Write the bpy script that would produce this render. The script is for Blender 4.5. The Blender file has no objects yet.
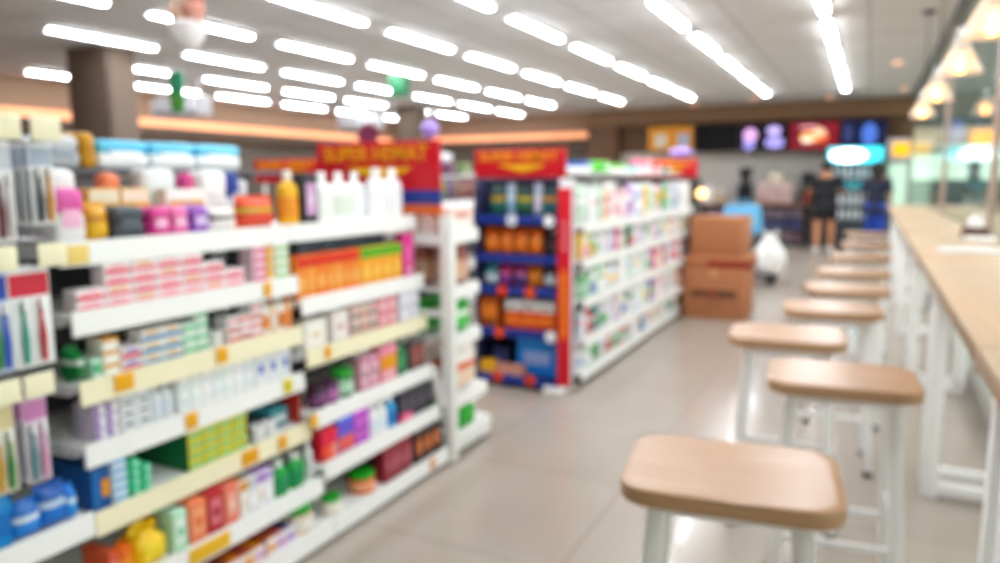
import bpy, bmesh, math, random, colorsys
from mathutils import Vector, Matrix
R = math.radians
random.seed(11)
scene = bpy.context.scene
COL = scene.collection

# ------------------------------------------------------------------ camera geometry
F, CX, CY, CAM_H = 740.0, 500.0, 281.5, 1.35          # focal length in pixels for a 1000x563 frame
PITCH, YAW, ROLL = R(7.8147), R(26.3849), R(0.3)
FW = Vector((-math.sin(YAW) * math.cos(PITCH), math.cos(YAW) * math.cos(PITCH), -math.sin(PITCH)))
RT = Vector((math.cos(YAW), math.sin(YAW), 0))
UP = RT.cross(FW)

def ray(px, py):
    u, v = px - CX, py - CY
    c, s = math.cos(ROLL), math.sin(ROLL)
    u, v = c * u - s * v, s * u + c * v
    return FW * F + RT * u - UP * v

def on_x(px, py, X):
    d = ray(px, py)
    return Vector((0, 0, CAM_H)) + d * (X / d.x)

def on_y(px, py, Y):
    d = ray(px, py)
    return Vector((0, 0, CAM_H)) + d * (Y / d.y)

# ------------------------------------------------------------------ materials
def lin(h, sat=1.0):
    h = h.lstrip('#')
    v = [int(h[i:i + 2], 16) / 255 for i in (0, 2, 4)]
    if sat != 1.0 and max(v) - min(v) > .1 * max(v):
        hh, ss, vv = colorsys.rgb_to_hsv(*v)
        v = list(colorsys.hsv_to_rgb(hh, min(1, ss * sat), vv))
    return tuple(x / 12.92 if x <= .04045 else ((x + .055) / 1.055) ** 2.4 for x in v) + (1,)

MATS = {}
def mat(hexa, rough=.45, metal=0.0, spec=.5, var=.06, scale=14.0, coat=0.0):
    key = (hexa, rough, metal, spec, var, scale, coat)
    if key in MATS:
        return MATS[key]
    m = bpy.data.materials.new('surface_' + hexa.lstrip('#'))
    m.use_nodes = True
    nt = m.node_tree
    b = nt.nodes['Principled BSDF']
    b.inputs['Roughness'].default_value = rough
    b.inputs['Metallic'].default_value = metal
    b.inputs['Specular IOR Level'].default_value = spec
    b.inputs['Coat Weight'].default_value = coat
    tc = nt.nodes.new('ShaderNodeTexCoord')
    nz = nt.nodes.new('ShaderNodeTexNoise')
    nz.inputs['Scale'].default_value = scale
    nz.inputs['Detail'].default_value = 3
    mr = nt.nodes.new('ShaderNodeMapRange')
    mr.inputs['To Min'].default_value = 1 - var
    mr.inputs['To Max'].default_value = 1 + var
    mx = nt.nodes.new('ShaderNodeVectorMath')
    mx.operation = 'SCALE'
    mx.inputs[0].default_value = lin(hexa, 1.18)[:3]
    nt.links.new(tc.outputs['Object'], nz.inputs['Vector'])
    nt.links.new(nz.outputs['Fac'], mr.inputs['Value'])
    nt.links.new(mr.outputs['Result'], mx.inputs['Scale'])
    nt.links.new(mx.outputs['Vector'], b.inputs['Base Color'])
    MATS[key] = m
    return m

def glow(name, hexa, strength):
    key = (name, hexa, strength)
    if key in MATS:
        return MATS[key]
    m = bpy.data.materials.new(name)
    m.use_nodes = True
    b = m.node_tree.nodes['Principled BSDF']
    b.inputs['Base Color'].default_value = lin(hexa)
    b.inputs['Emission Color'].default_value = lin(hexa)
    b.inputs['Emission Strength'].default_value = strength
    MATS[key] = m
    return m

def tile_material(name, c1, c2, mortar, w, h, gap, rough, spec, off=(0, 0), bump=0.0, coat=0.0):
    m = bpy.data.materials.new(name)
    m.use_nodes = True
    nt = m.node_tree
    b = nt.nodes['Principled BSDF']
    g = nt.nodes.new('ShaderNodeNewGeometry')
    mp = nt.nodes.new('ShaderNodeMapping')
    mp.inputs['Location'].default_value = (off[0], off[1], 0)
    br = nt.nodes.new('ShaderNodeTexBrick')
    br.offset = 0
    br.inputs['Scale'].default_value = 1
    br.inputs['Brick Width'].default_value = w
    br.inputs['Row Height'].default_value = h
    br.inputs['Mortar Size'].default_value = gap
    br.inputs['Mortar Smooth'].default_value = .3
    br.inputs['Color1'].default_value = lin(c1)
    br.inputs['Color2'].default_value = lin(c2)
    br.inputs['Mortar'].default_value = lin(mortar)
    nz = nt.nodes.new('ShaderNodeTexNoise')
    nz.inputs['Scale'].default_value = 3
    nz.inputs['Detail'].default_value = 6
    mr = nt.nodes.new('ShaderNodeMapRange')
    mr.inputs['To Min'].default_value = .92
    mr.inputs['To Max'].default_value = 1.06
    sc = nt.nodes.new('ShaderNodeVectorMath')
    sc.operation = 'SCALE'
    nt.links.new(g.outputs['Position'], mp.inputs['Vector'])
    nt.links.new(mp.outputs['Vector'], br.inputs['Vector'])
    nt.links.new(g.outputs['Position'], nz.inputs['Vector'])
    nt.links.new(nz.outputs['Fac'], mr.inputs['Value'])
    nt.links.new(br.outputs['Color'], sc.inputs[0])
    nt.links.new(mr.outputs['Result'], sc.inputs['Scale'])
    nt.links.new(sc.outputs['Vector'], b.inputs['Base Color'])
    b.inputs['Roughness'].default_value = rough
    b.inputs['Specular IOR Level'].default_value = spec
    b.inputs['Coat Weight'].default_value = coat
    b.inputs['Coat Roughness'].default_value = .05
    return m

def glass_material():
    m = bpy.data.materials.new('window_glass')
    m.use_nodes = True
    nt = m.node_tree
    nt.nodes.remove(nt.nodes['Principled BSDF'])
    out = nt.nodes['Material Output']
    fr = nt.nodes.new('ShaderNodeFresnel')
    fr.inputs['IOR'].default_value = 1.55
    tr = nt.nodes.new('ShaderNodeBsdfTransparent')
    tr.inputs['Color'].default_value = (.93, .97, .95, 1)
    gl = nt.nodes.new('ShaderNodeBsdfGlossy')
    gl.inputs['Roughness'].default_value = 0.01
    mx = nt.nodes.new('ShaderNodeMixShader')
    ml = nt.nodes.new('ShaderNodeMath')
    ml.operation = 'MULTIPLY'
    ml.inputs[1].default_value = .42
    nt.links.new(fr.outputs['Fac'], ml.inputs[0])
    nt.links.new(ml.outputs[0], mx.inputs['Fac'])
    nt.links.new(tr.outputs[0], mx.inputs[1])
    nt.links.new(gl.outputs[0], mx.inputs[2])
    nt.links.new(mx.outputs[0], out.inputs['Surface'])
    return m

def wood_material(name, c1, c2, rough=.35, axis='Y'):
    m = bpy.data.materials.new(name)
    m.use_nodes = True
    nt = m.node_tree
    b = nt.nodes['Principled BSDF']
    tc = nt.nodes.new('ShaderNodeTexCoord')
    mp = nt.nodes.new('ShaderNodeMapping')
    mp.inputs['Scale'].default_value = (30, 2, 30) if axis == 'Y' else (2, 30, 30)
    nz = nt.nodes.new('ShaderNodeTexNoise')
    nz.inputs['Scale'].default_value = 2.0
    nz.inputs['Detail'].default_value = 5
    cr = nt.nodes.new('ShaderNodeValToRGB')
    cr.color_ramp.elements[0].position = .3
    cr.color_ramp.elements[0].color = lin(c1)
    cr.color_ramp.elements[1].position = .7
    cr.color_ramp.elements[1].color = lin(c2)
    nt.links.new(tc.outputs['Object'], mp.inputs['Vector'])
    nt.links.new(mp.outputs['Vector'], nz.inputs['Vector'])
    nt.links.new(nz.outputs['Fac'], cr.inputs['Fac'])
    nt.links.new(cr.outputs['Color'], b.inputs['Base Color'])
    b.inputs['Roughness'].default_value = rough
    return m

WHITE = '#f2f2f0'
M_WHITE = mat('#eeeeec', .35)
M_SHELF = mat('#f3f3f2', .38, var=.02)
M_RAILW = mat('#f9f9f8', .3, var=.01)
M_RAILC = mat('#f8f1d4', .3, var=.03)
M_RAILN = mat('#27418f', .35)
M_TAGY = mat('#f5b81c', .4)
M_GREY = mat('#77767a', .6)
M_DGREY = mat('#3b3b3f', .6)
M_BLACK = mat('#0e0e11', .55, spec=.3)
M_METALW = mat('#f8f8f8', .3, var=.01)
M_CHROME = mat('#b9bcc0', .25, metal=.9)
M_RUBBER = mat('#2a2c30', .7)
M_GLASS = glass_material()
M_SEAT = wood_material('seat_veneer', '#b78e69', '#c39a75', .3, 'X')
M_COUNTER = wood_material('counter_laminate', '#cdb090', '#d8bea0', .3)
M_COUNTER_EDGE = mat('#9c8468', .5)
M_SKIN = mat('#c08a6a', .55)
M_HAIR = mat('#17130f', .6)

# ------------------------------------------------------------------ mesh helpers
class MB:
    """collects shapes in one mesh"""
    def __init__(self):
        self.bm = bmesh.new()
        self.mats = []

    def slot(self, m):
        if m not in self.mats:
            self.mats.append(m)
        return self.mats.index(m)

    def _merge(self, bm, m, smooth):
        i = self.slot(m)
        for f in bm.faces:
            f.material_index = i
            f.smooth = smooth
        me = bpy.data.meshes.new('tmp')
        bm.to_mesh(me)
        bm.free()
        self.bm.from_mesh(me)
        bpy.data.meshes.remove(me)

    def box(self, x0, x1, y0, y1, z0, z1, m, bevel=0.0, seg=2, rot=None, taper=None):
        bm = bmesh.new()
        bmesh.ops.create_cube(bm, size=1)
        c = Vector(((x0 + x1) / 2, (y0 + y1) / 2, (z0 + z1) / 2))
        s = Vector((abs(x1 - x0), abs(y1 - y0), abs(z1 - z0)))
        for v in bm.verts:
            k = 1.0
            if taper is not None and v.co.z > 0:
                k = taper
            v.co = Vector((v.co.x * s.x * k, v.co.y * s.y * k, v.co.z * s.z))
        if bevel > 0:
            bmesh.ops.bevel(bm, geom=list(bm.edges), offset=min(bevel, min(s) * .45), segments=seg, profile=.5, affect='EDGES')
        if rot is not None:
            bmesh.ops.transform(bm, matrix=rot, verts=bm.verts)
        bmesh.ops.translate(bm, vec=c, verts=bm.verts)
        self._merge(bm, m, bevel > 0)
        return self

    def lathe(self, prof, m, o=(0, 0, 0), n=16, sx=1.0, sy=1.0, sq=2.0, axis='Z'):
        bm = bmesh.new()
        rings = []
        for r, z in prof:
            ring = []
            for k in range(n):
                a = 2 * math.pi * k / n
                ca, sa = math.cos(a), math.sin(a)
                q = (abs(ca) ** sq + abs(sa) ** sq) ** (-1 / sq)
                p = (r * q * ca * sx, r * q * sa * sy, z)
                if axis == 'X':
                    p = (p[2], p[0], p[1])
                elif axis == 'Y':
                    p = (p[0], p[2], p[1])
                ring.append(bm.verts.new((p[0] + o[0], p[1] + o[1], p[2] + o[2])))
            rings.append(ring)
        for a, b in zip(rings, rings[1:]):
            for k in range(n):
                bm.faces.new((a[k], a[(k + 1) % n], b[(k + 1) % n], b[k]))
        bm.faces.new(rings[0][::-1])
        bm.faces.new(rings[-1])
        bmesh.ops.recalc_face_normals(bm, faces=bm.faces)
        self._merge(bm, m, True)
        return self

    def tube(self, pts, r, m, n=10):
        bm = bmesh.new()
        pts = [Vector(p) for p in pts]
        rings = []
        for i, p in enumerate(pts):
            d = (pts[min(i + 1, len(pts) - 1)] - pts[max(i - 1, 0)]).normalized()
            a = d.orthogonal().normalized()
            if rings:
                a = (prev - d * prev.dot(d)).normalized()
            prev = a
            b = d.cross(a)
            rr = r[i] if isinstance(r, (list, tuple)) else r
            rings.append([bm.verts.new(p + (a * math.cos(2 * math.pi * k / n) + b * math.sin(2 * math.pi * k / n)) * rr) for k in range(n)])
        for a, b in zip(rings, rings[1:]):
            for k in range(n):
                bm.faces.new((a[k], a[(k + 1) % n], b[(k + 1) % n], b[k]))
        bm.faces.new(rings[0][::-1])
        bm.faces.new(rings[-1])
        bmesh.ops.recalc_face_normals(bm, faces=bm.faces)
        self._merge(bm, m, True)
        return self

    def bar(self, p, q, w, d, m, bevel=.003):
        """rectangular bar from p to q"""
        p, q = Vector(p), Vector(q)
        L = (q - p).length
        bm = bmesh.new()
        bmesh.ops.create_cube(bm, size=1)
        for v in bm.verts:
            v.co = Vector((v.co.x * w, v.co.y * d, v.co.z * L))
        if bevel:
            bmesh.ops.bevel(bm, geom=list(bm.edges), offset=bevel, segments=2, profile=.5, affect='EDGES')
        z = (q - p).normalized()
        x = Vector((1, 0, 0))
        if abs(z.dot(x)) > .95:
            x = Vector((0, 1, 0))
        y = z.cross(x).normalized()
        x = y.cross(z)
        mt = Matrix((x, y, z)).transposed().to_4x4()
        mt.translation = (p + q) / 2
        bmesh.ops.transform(bm, matrix=mt, verts=bm.verts)
        self._merge(bm, m, bool(bevel))
        return self

    def prism(self, pts, axis, a0, a1, m, smooth=False):
        """polygon pts (2D) extruded along axis between a0 and a1"""
        bm = bmesh.new()
        def P(u, v, w):
            return {'X': (w, u, v), 'Y': (u, w, v), 'Z': (u, v, w)}[axis]
        lo = [bm.verts.new(P(u, v, a0)) for u, v in pts]
        hi = [bm.verts.new(P(u, v, a1)) for u, v in pts]
        bm.faces.new(lo)
        bm.faces.new(hi)
        n = len(pts)
        for k in range(n):
            bm.faces.new((lo[k], lo[(k + 1) % n], hi[(k + 1) % n], hi[k]))
        bmesh.ops.recalc_face_normals(bm, faces=bm.faces)
        self._merge(bm, m, smooth)
        return self

    def pillow(self, w, h, d, bands, o=(0, 0, 0), crimp=.07, nu=12, nv=14, belly=.6, lump=.0, seed=0):
        """a filled sachet standing up: front +X; bands = [(v0, v1, material)]"""
        bm = bmesh.new()
        rnd = random.Random(seed)
        idx = [self.slot(b[2]) for b in bands]
        def thick(u, v):
            e = max(0.0, min((v - crimp * .5) / .22, (1 - v - crimp) / .25, 1.0))
            e = math.sin(min(1, e) * math.pi / 2)
            s = max(0.0, 1 - abs(2 * u - 1) ** 2.6) ** .5
            return d / 2 * e * s * (1 - (1 - belly) * v * .5) + .0012
        sides = []
        for sg in (1, -1):
            g = []
            for j in range(nv + 1):
                row = []
                v = j / nv
                for i in range(nu + 1):
                    u = i / nu
                    t = thick(u, v) * (1 + lump * rnd.uniform(-1, 1))
                    ww = w * (1 - .05 * math.sin(math.pi * v))
                    row.append(bm.verts.new((sg * t + o[0], (u - .5) * ww + o[1], v * h + o[2])))
                g.append(row)
            sides.append(g)
        def band(v):
            for k, b in enumerate(bands):
                if b[0] <= v < b[1]:
                    return idx[k]
            return idx[0]
        for g in sides:
            for j in range(nv):
                for i in range(nu):
                    f = bm.faces.new((g[j][i], g[j][i + 1], g[j + 1][i + 1], g[j + 1][i]))
                    f.material_index = band((j + .5) / nv)
        a, b = sides
        border = [(j, 0) for j in range(nv + 1)] + [(nv, i) for i in range(1, nu + 1)] + [(j, nu) for j in range(nv - 1, -1, -1)] + [(0, i) for i in range(nu - 1, 0, -1)]
        for k in range(len(border)):
            j0, i0 = border[k]
            j1, i1 = border[(k + 1) % len(border)]
            f = bm.faces.new((a[j0][i0], a[j1][i1], b[j1][i1], b[j0][i0]))
            f.material_index = band((j0 + j1) / 2 / nv * .999)
        bmesh.ops.recalc_face_normals(bm, faces=bm.faces)
        for f in bm.faces:
            f.smooth = True
        me = bpy.data.meshes.new('tmp')
        bm.to_mesh(me)
        bm.free()
        self.bm.from_mesh(me)
        bpy.data.meshes.remove(me)
        return self

    def mesh(self, name):
        me = bpy.data.meshes.new(name)
        self.bm.to_mesh(me)
        self.bm.free()
        for m in self.mats:
            me.materials.append(m)
        me.set_sharp_from_angle(angle=R(38))
        return me

    def build(self, name, parent=None):
        return link(name, self.mesh(name), parent)

def link(name, data, parent=None):
    o = bpy.data.objects.new(name, data)
    COL.objects.link(o)
    if parent is not None:
        o.parent = parent
    return o

def tag(o, label, cat, group=None):
    o['label'] = label
    o['category'] = cat
    if group:
        o['group'] = group
    return o

def thing(name, label, cat, loc=(0, 0, 0), rz=0.0, group=None):
    o = bpy.data.objects.new(name, None)
    o.empty_display_size = .05
    COL.objects.link(o)
    o.location = loc
    o.rotation_euler = (0, 0, rz)
    return tag(o, label, cat, group)

def struct(name, mb):
    o = mb.build(name)
    o['kind'] = 'structure'
    return o

def copy_tree(o):
    c = o.copy()
    COL.objects.link(c)
    for ch in list(o.children):
        d = ch.copy()
        COL.objects.link(d)
        d.parent = c
        for g in list(ch.children):
            e = g.copy()
            COL.objects.link(e)
            e.parent = d
    return c

def text_mesh(name, body, size, m, parent, loc, rot, extrude=.002, offset=0.0, sx=1.0):
    cu = bpy.data.curves.new('tmp_text', 'FONT')
    cu.body = body
    cu.size = size
    cu.align_x = 'CENTER'
    cu.align_y = 'CENTER'
    cu.extrude = extrude
    cu.offset = offset
    t = bpy.data.objects.new('tmp_text', cu)
    COL.objects.link(t)
    bpy.context.view_layer.update()
    me = bpy.data.meshes.new_from_object(t.evaluated_get(bpy.context.evaluated_depsgraph_get()))
    bpy.data.objects.remove(t)
    bpy.data.curves.remove(cu)
    me.name = name
    me.materials.clear()
    me.materials.append(m)
    o = link(name, me, parent)
    o.location = loc
    o.rotation_euler = rot
    o.scale = (sx, 1, 1)
    return o

def skin_mesh(name, verts, edges, m, parent, sub=2, root=0):
    me = bpy.data.meshes.new(name + '_skeleton')
    me.from_pydata([v[:3] for v in verts], edges, [])
    t = bpy.data.objects.new(name + '_skeleton', me)
    COL.objects.link(t)
    t.modifiers.new('skin', 'SKIN').use_smooth_shade = True
    sd = t.modifiers.new('sub', 'SUBSURF')
    sd.levels = sd.render_levels = sub
    for i, v in enumerate(verts):
        r = v[3]
        t.data.skin_vertices[0].data[i].radius = r if isinstance(r, tuple) else (r, r)
        t.data.skin_vertices[0].data[i].use_root = (i == root)
    bpy.context.view_layer.update()
    out = bpy.data.meshes.new_from_object(t.evaluated_get(bpy.context.evaluated_depsgraph_get()))
    bpy.data.objects.remove(t)
    bpy.data.meshes.remove(me)
    out.name = name
    out.materials.clear()
    out.materials.append(m)
    for p in out.polygons:
        p.use_smooth = True
    return link(name, out, parent)

ORD = ['first', 'second', 'third', 'fourth', 'fifth', 'sixth', 'seventh', 'eighth', 'ninth', 'tenth', 'eleventh', 'twelfth',
       'thirteenth', 'fourteenth', 'fifteenth', 'sixteenth', 'seventeenth', 'eighteenth', 'nineteenth', 'twentieth']
# ------------------------------------------------------------------ the room
X_WIN, X_LEFT, Y_BACK, Y_NEAR, Z_CEIL = .67, -11.6, 17.0, -4.0, 2.92
FLOOR = tile_material('floor_tiles', '#b0a599', '#aba095', '#8e857c', .8, .8, .004, .21, .5, (.1, .15), coat=.15)
CEIL = tile_material('ceiling_panels', '#d2d1cf', '#cecdcb', '#a09f9d', 1.22, 1.22, .012, .75, .2, (1.31, .3))
WALL = mat('#7d6650', .7)
WALLC = mat('#97806c', .7)
struct('floor', MB().box(X_LEFT - .2, X_WIN + .06, Y_NEAR - .2, Y_BACK + .2, -.2, 0, FLOOR))
struct('ceiling', MB().box(X_LEFT - .2, X_WIN + .2, Y_NEAR - .2, Y_BACK + .2, Z_CEIL, Z_CEIL + .15, CEIL))
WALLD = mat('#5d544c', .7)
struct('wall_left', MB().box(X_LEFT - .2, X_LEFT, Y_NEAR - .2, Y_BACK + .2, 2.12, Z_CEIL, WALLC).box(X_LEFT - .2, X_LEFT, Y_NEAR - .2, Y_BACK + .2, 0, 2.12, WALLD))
struct('wall_near', MB().box(X_LEFT, X_WIN + .2, Y_NEAR - .2, Y_NEAR, 0, Z_CEIL, mat('#b5aca2', .7)))
bw = MB()
bw.box(X_LEFT, -5.9, Y_BACK, Y_BACK + .2, 2.12, Z_CEIL, WALLC)
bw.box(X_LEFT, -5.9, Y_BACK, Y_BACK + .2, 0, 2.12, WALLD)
bw.box(-5.9, X_WIN + .06, Y_BACK, Y_BACK + .2, 1.95, Z_CEIL, mat('#6d543f', .7))
bw.box(-5.9, X_WIN + .06, Y_BACK, Y_BACK + .2, 0, 1.95, mat('#c3beb6', .6))
struct('wall_back', bw)
tr = MB()                                              # bulkhead over the coffee bar
tr.box(-5.95, X_WIN, Y_BACK - .35, Y_BACK, 2.56, Z_CEIL, mat('#83684f', .7))
struct('trim_bulkhead', tr)
tr = MB()
tr.box(-5.95, -5.25, Y_BACK - .36, Y_BACK, 0, 2.56, mat('#6a4f3b', .65))
struct('trim_pier', tr)

# lit coves on the left and the back wall
ORANGE = glow('cove_light', '#ffa878', .33)
cl = thing('cove_light', 'long orange lit cove along the brown side wall', 'cove light', (X_LEFT, 6.5, 2.34))
MB().box(.0, .22, -10.3, 10.3, -.16, -.02, mat('#57483c', .6), .01).build('ledge', cl)
MB().box(.02, .12, -10.25, 10.25, -.02, .12, ORANGE, .02).build('light_strip', cl)
cl = thing('cove_light', 'shorter orange lit cove on the back wall beside the pier', 'cove light', (-8.8, Y_BACK, 2.34))
MB().box(-2.55, 2.8, -.22, 0, -.16, -.02, mat('#57483c', .6), .01).build('ledge', cl)
MB().box(-2.5, 2.75, -.12, -.02, -.02, .12, ORANGE, .02).build('light_strip', cl)

def column(name, label, x0, x1, y0, y1):
    m = MB()
    m.box(x0, x1, y0, y1, 0, Z_CEIL, mat('#6e5f52', .6), .01)
    o = m.build(name)
    o['kind'] = 'structure'
    o['label'] = label
    MB().box(x1 - .005, x1 + .012, y0 - .012, y0 + .05, 0, Z_CEIL - .001, mat('#54463c', .5)).build('corner_guard', o)
    return o
column('column', 'square brown column near the side wall', -8.72, -8.02, 5.9, 6.3)
column('column', 'square brown column farther down the store', -9.1, -8.62, 13.4, 13.9)

# window wall on the right
PANES = [(-3.95, -1.5), (-1.44, 1.97), (2.03, 5.41), (5.47, 8.88), (8.94, 16.95)]
for i, (a, b) in enumerate(PANES):
    struct('window_%d' % (i + 1), MB().box(X_WIN, X_WIN + .012, a, b, .12, 2.86, M_GLASS))
for i, y in enumerate((-1.47, 2.0, 5.44, 8.91)):
    struct('trim_%d' % (i + 1), MB().box(X_WIN - .012, X_WIN + .03, y - .03, y + .03, .12, 2.86, mat('#b9a59a', .35), .006))
struct('baseboard_window', MB().box(X_WIN - .02, X_WIN + .06, Y_NEAR, Y_BACK, 0, .12, mat('#b7b5b0', .4), .006))
struct('trim_window_head', MB().box(X_WIN - .04, X_WIN + .06, Y_NEAR, Y_BACK, 2.86, Z_CEIL, mat('#6d6b6a', .5), .006))

# outside the windows
struct('ground_outside', MB().box(X_WIN + .06, 40, -14, 60, -.25, -.02, mat('#a79e8e', .8)))
bl = thing('shopfront', 'pale green shopfront with orange sign outside the window', 'building', (4.2, 22, 0))
MB().box(-3.6, 9, .1, 3, -.02, 9.5, mat('#66706b', .8)).build('wall', bl)
MB().box(-3.6, 7, -.05, .1, 2.05, 2.6, mat('#d8cdb4', .6), .02).build('fascia', bl)
for a, b in ((-2.0, -.9), (.3, 2.6)):
    MB().box(a, b, -.1, -.05, 2.12, 2.5, glow('orange_sign', '#f0a850', .9), .01).build('sign_board', bl)
for k in range(5):
    f = MB().box(-3.3 + k * 1.5, -1.95 + k * 1.5, .02, .1, .75, 2.0, mat('#5b6b66', .4), .01).build('window_frame', bl)
    MB().box(-3.24 + k * 1.5, -2.01 + k * 1.5, .0, .02, 1.3, 1.95, glow('lit_shop_window', '#c4e0cc', .5)).build('pane', f)
MB().box(-3.6, 7, -.12, .1, -.02, .7, mat('#b9ae97', .7)).build('plinth', bl)

# ------------------------------------------------------------------ ceiling lights
TUBE = glow('tube_light', '#f6f9ff', 15.0)
ROWS = [-.47, -1.79, -3.16, -4.56, -6.05, -7.55, -9.1, -10.68]
proto = None
for i, x in enumerate(ROWS):
    for k in range(-2, 7):
        if k < (-2, -2, -2, -2, -1, 0, 1, 1)[i] or (k > 5 and i < 5):
            continue
        y = 4.85 + 1.7 * k + .71 - (.12 if i == 0 else 0)
        lab = 'white tube light, %s row from the windows, %s back in its row' % (ORD[i], ORD[k + 2])
        if proto is None:
            proto = thing('tube_light', lab, 'ceiling light')
            MB().box(-.05, .05, -.66, .66, -.03, 0, M_WHITE, .006).build('housing', proto)
            d = MB().box(-.038, .038, -.63, .63, -.046, -.03, TUBE, .006, 3).build('diffuser', proto)
            for s in (-1, 1):
                MB().box(-.04, .04, s * .645 - .015, s * .645 + .015, -.047, -.03, M_WHITE, .006).build('end_cap', proto)
            o = proto
        else:
            o = copy_tree(proto)
        o.location = (x, y, Z_CEIL)
        tag(o, lab, 'ceiling light', 'tube lights in rows on the ceiling')

DLW = glow('downlight_lamp', '#ffb27a', .8)
proto = None
for x, y, lab in ((-4.82, 15.6, 'small warm downlight above the yellow poster side'), (-3.43, 16.2, 'small warm downlight in front of the black screen'),
                  (-2.11, 15.58, 'small warm downlight above the coffee bar screens'), (-.79, 16.0, 'small warm downlight above the red menu screen'),
                  (.25, 11.77, 'small warm downlight over the window counter far end'), (.46, 15.2, 'small warm downlight by the window, above the chiller')):
    if proto is None:
        o = proto = thing('downlight', lab, 'downlight')
        MB().lathe([(.075, -.012), (.085, -.012), (.085, 0), (.02, 0)], M_WHITE, n=20).build('ring', o)
        MB().lathe([(.0, -.02), (.05, -.02), (.07, -.012), (.07, -.005)], DLW, n=20).build('lamp', o)
    else:
        o = copy_tree(proto)
    o.location = (x, y, Z_CEIL)
    tag(o, lab, 'downlight', 'downlights in the ceiling')

# pendants over the counter
def shade_material():
    m = bpy.data.materials.new('pendant_glass')
    m.use_nodes = True
    nt = m.node_tree
    b = nt.nodes['Principled BSDF']
    b.inputs['Base Color'].default_value = lin('#fdfaf6')
    b.inputs['Roughness'].default_value = .25
    b.inputs['Transmission Weight'].default_value = .75
    b.inputs['IOR'].default_value = 1.15
    b.inputs['Roughness'].default_value = .5
    return m
M_SHADE = shade_material()
BULB = glow('pendant_bulb', '#ffb04e', 6.5)
PEND = [(3.76, 2.06), (5.0, 2.065), (6.66, 2.07), (8.36, 2.07)]
PLAB = ['clear cone pendant lamp at the near end of the lamp row', 'clear cone pendant lamp, second along the window counter',
        'clear cone pendant lamp, third along the window counter', 'clear cone pendant lamp, fourth and farthest along the counter']
proto = None
for (y, zt), lab in zip(PEND, PLAB):
    if proto is None:
        o = proto = thing('pendant_lamp', lab, 'pendant lamp')
        sh = MB()
        outer = [(.022, 0), (.03, -.02), (.05, -.07), (.085, -.14), (.115, -.2), (.112, -.202), (.082, -.14), (.047, -.07), (.026, -.022), (.018, -.004)]
        sh.lathe(outer, M_SHADE, n=24)
        sh.build('lamp_shade', o)
        MB().lathe([(.0, -.2), (.016, -.196), (.026, -.175), (.026, -.16), (.016, -.12), (.014, -.1)], BULB, n=16).build('bulb', o)
        MB().lathe([(.016, -.1), (.018, -.06), (.022, .02), (.01, .05), (.004, .06)], M_CHROME, n=16).build('lamp_holder', o)
        MB().tube([(0, 0, .05), (0, 0, Z_CEIL - 2.135)], .004, M_BLACK, 8).build('cord', o)
        MB().lathe([(.055, Z_CEIL - 2.135 - .03), (.06, Z_CEIL - 2.135 - .02), (.06, Z_CEIL - 2.135)], M_DGREY, n=20).build('ceiling_rose', o)
    else:
        o = copy_tree(proto)
    o.location = (.42, y, 2.135)
    tag(o, lab, 'pendant lamp', 'pendant lamps over the window counter')

# ------------------------------------------------------------------ window counter and stools
proto = None
for k in range(7):
    y0 = -1.8 + 1.8 * k + .005
    lab = ['wood-topped window counter section nearest the camera', 'wood-topped counter section beside the first and second stool', 'wood-topped counter section, next past the seam',
           'wood-topped counter section beside the fifth stool', 'wood-topped counter section beside the seventh stool', 'wood-topped counter section, last but one', 'wood-topped counter section at the far end of the counter'][k]
    if k == 6:
        y0 = 9.0 + .005
    if proto is None:
        o = proto = thing('counter_table', lab, 'counter')
        t = MB().box(.222, .64, 0, 1.79, .968, 1.0, M_COUNTER, .003).build('tabletop', o)
        MB().box(.216, .2225, 0.001, 1.789, .966, .999, M_COUNTER_EDGE, .002).build('edge_band', t)
        for yy in (.09, 1.70):
            for xx in (.3, .57):
                MB().box(xx - .028, xx + .028, yy - .028, yy + .028, .0, .968, M_METALW, .006).build('leg', o)
            MB().box(.328, .542, yy - .025, yy + .025, .02, .07, M_METALW, .006).build('foot_bar', o)
            MB().box(.328, .542, yy - .025, yy + .025, .9, .95, M_METALW, .006).build('top_bar', o)
        MB().box(.56, .585, .12, 1.67, .88, .93, M_METALW, .004).build('rear_rail', o)
    else:
        o = copy_tree(proto)
    o.location = (0, y0, 0)
    tag(o, lab, 'counter', 'tables forming the window counter')

def stool_seat():
    bm = bmesh.new()
    def outline(w, d, r, n=7):
        pts = []
        for cx, cy, a0 in ((w / 2 - r, d / 2 - r, 0), (-w / 2 + r, d / 2 - r, 90), (-w / 2 + r, -d / 2 + r, 180), (w / 2 - r, -d / 2 + r, 270)):
            for i in range(n):
                a = R(a0 + 90 * i / (n - 1))
                pts.append((cx + r * math.cos(a), cy + r * math.sin(a)))
        return pts
    W, D, T = .425, .345, .036
    levels = [(.0, .86, .0), (.0, .97, .0), (-.0, .993, .003), (0, 1, .008), (0, 1.0, T - .006), (0, .994, T - .0015), (0, .98, T), (0, .9, T), (0, .7, T - .002), (0, .4, T - .004)]
    rings = []
    for _, s, z in levels:
        pts = outline(W * s, D * s, .07 * s)
        rings.append([bm.verts.new((x, y, z)) for x, y in pts])
    n = len(rings[0])
    for a, b in zip(rings, rings[1:]):
        for k in range(n):
            bm.faces.new((a[k], a[(k + 1) % n], b[(k + 1) % n], b[k]))
    bm.faces.new(rings[0][::-1])
    c = bm.verts.new((0, 0, T - .005))
    for k in range(n):
        bm.faces.new((rings[-1][k], rings[-1][(k + 1) % n], c))
    bmesh.ops.recalc_face_normals(bm, faces=bm.faces)
    mb = MB()
    mb._merge(bm, M_SEAT, True)
    return mb
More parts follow.
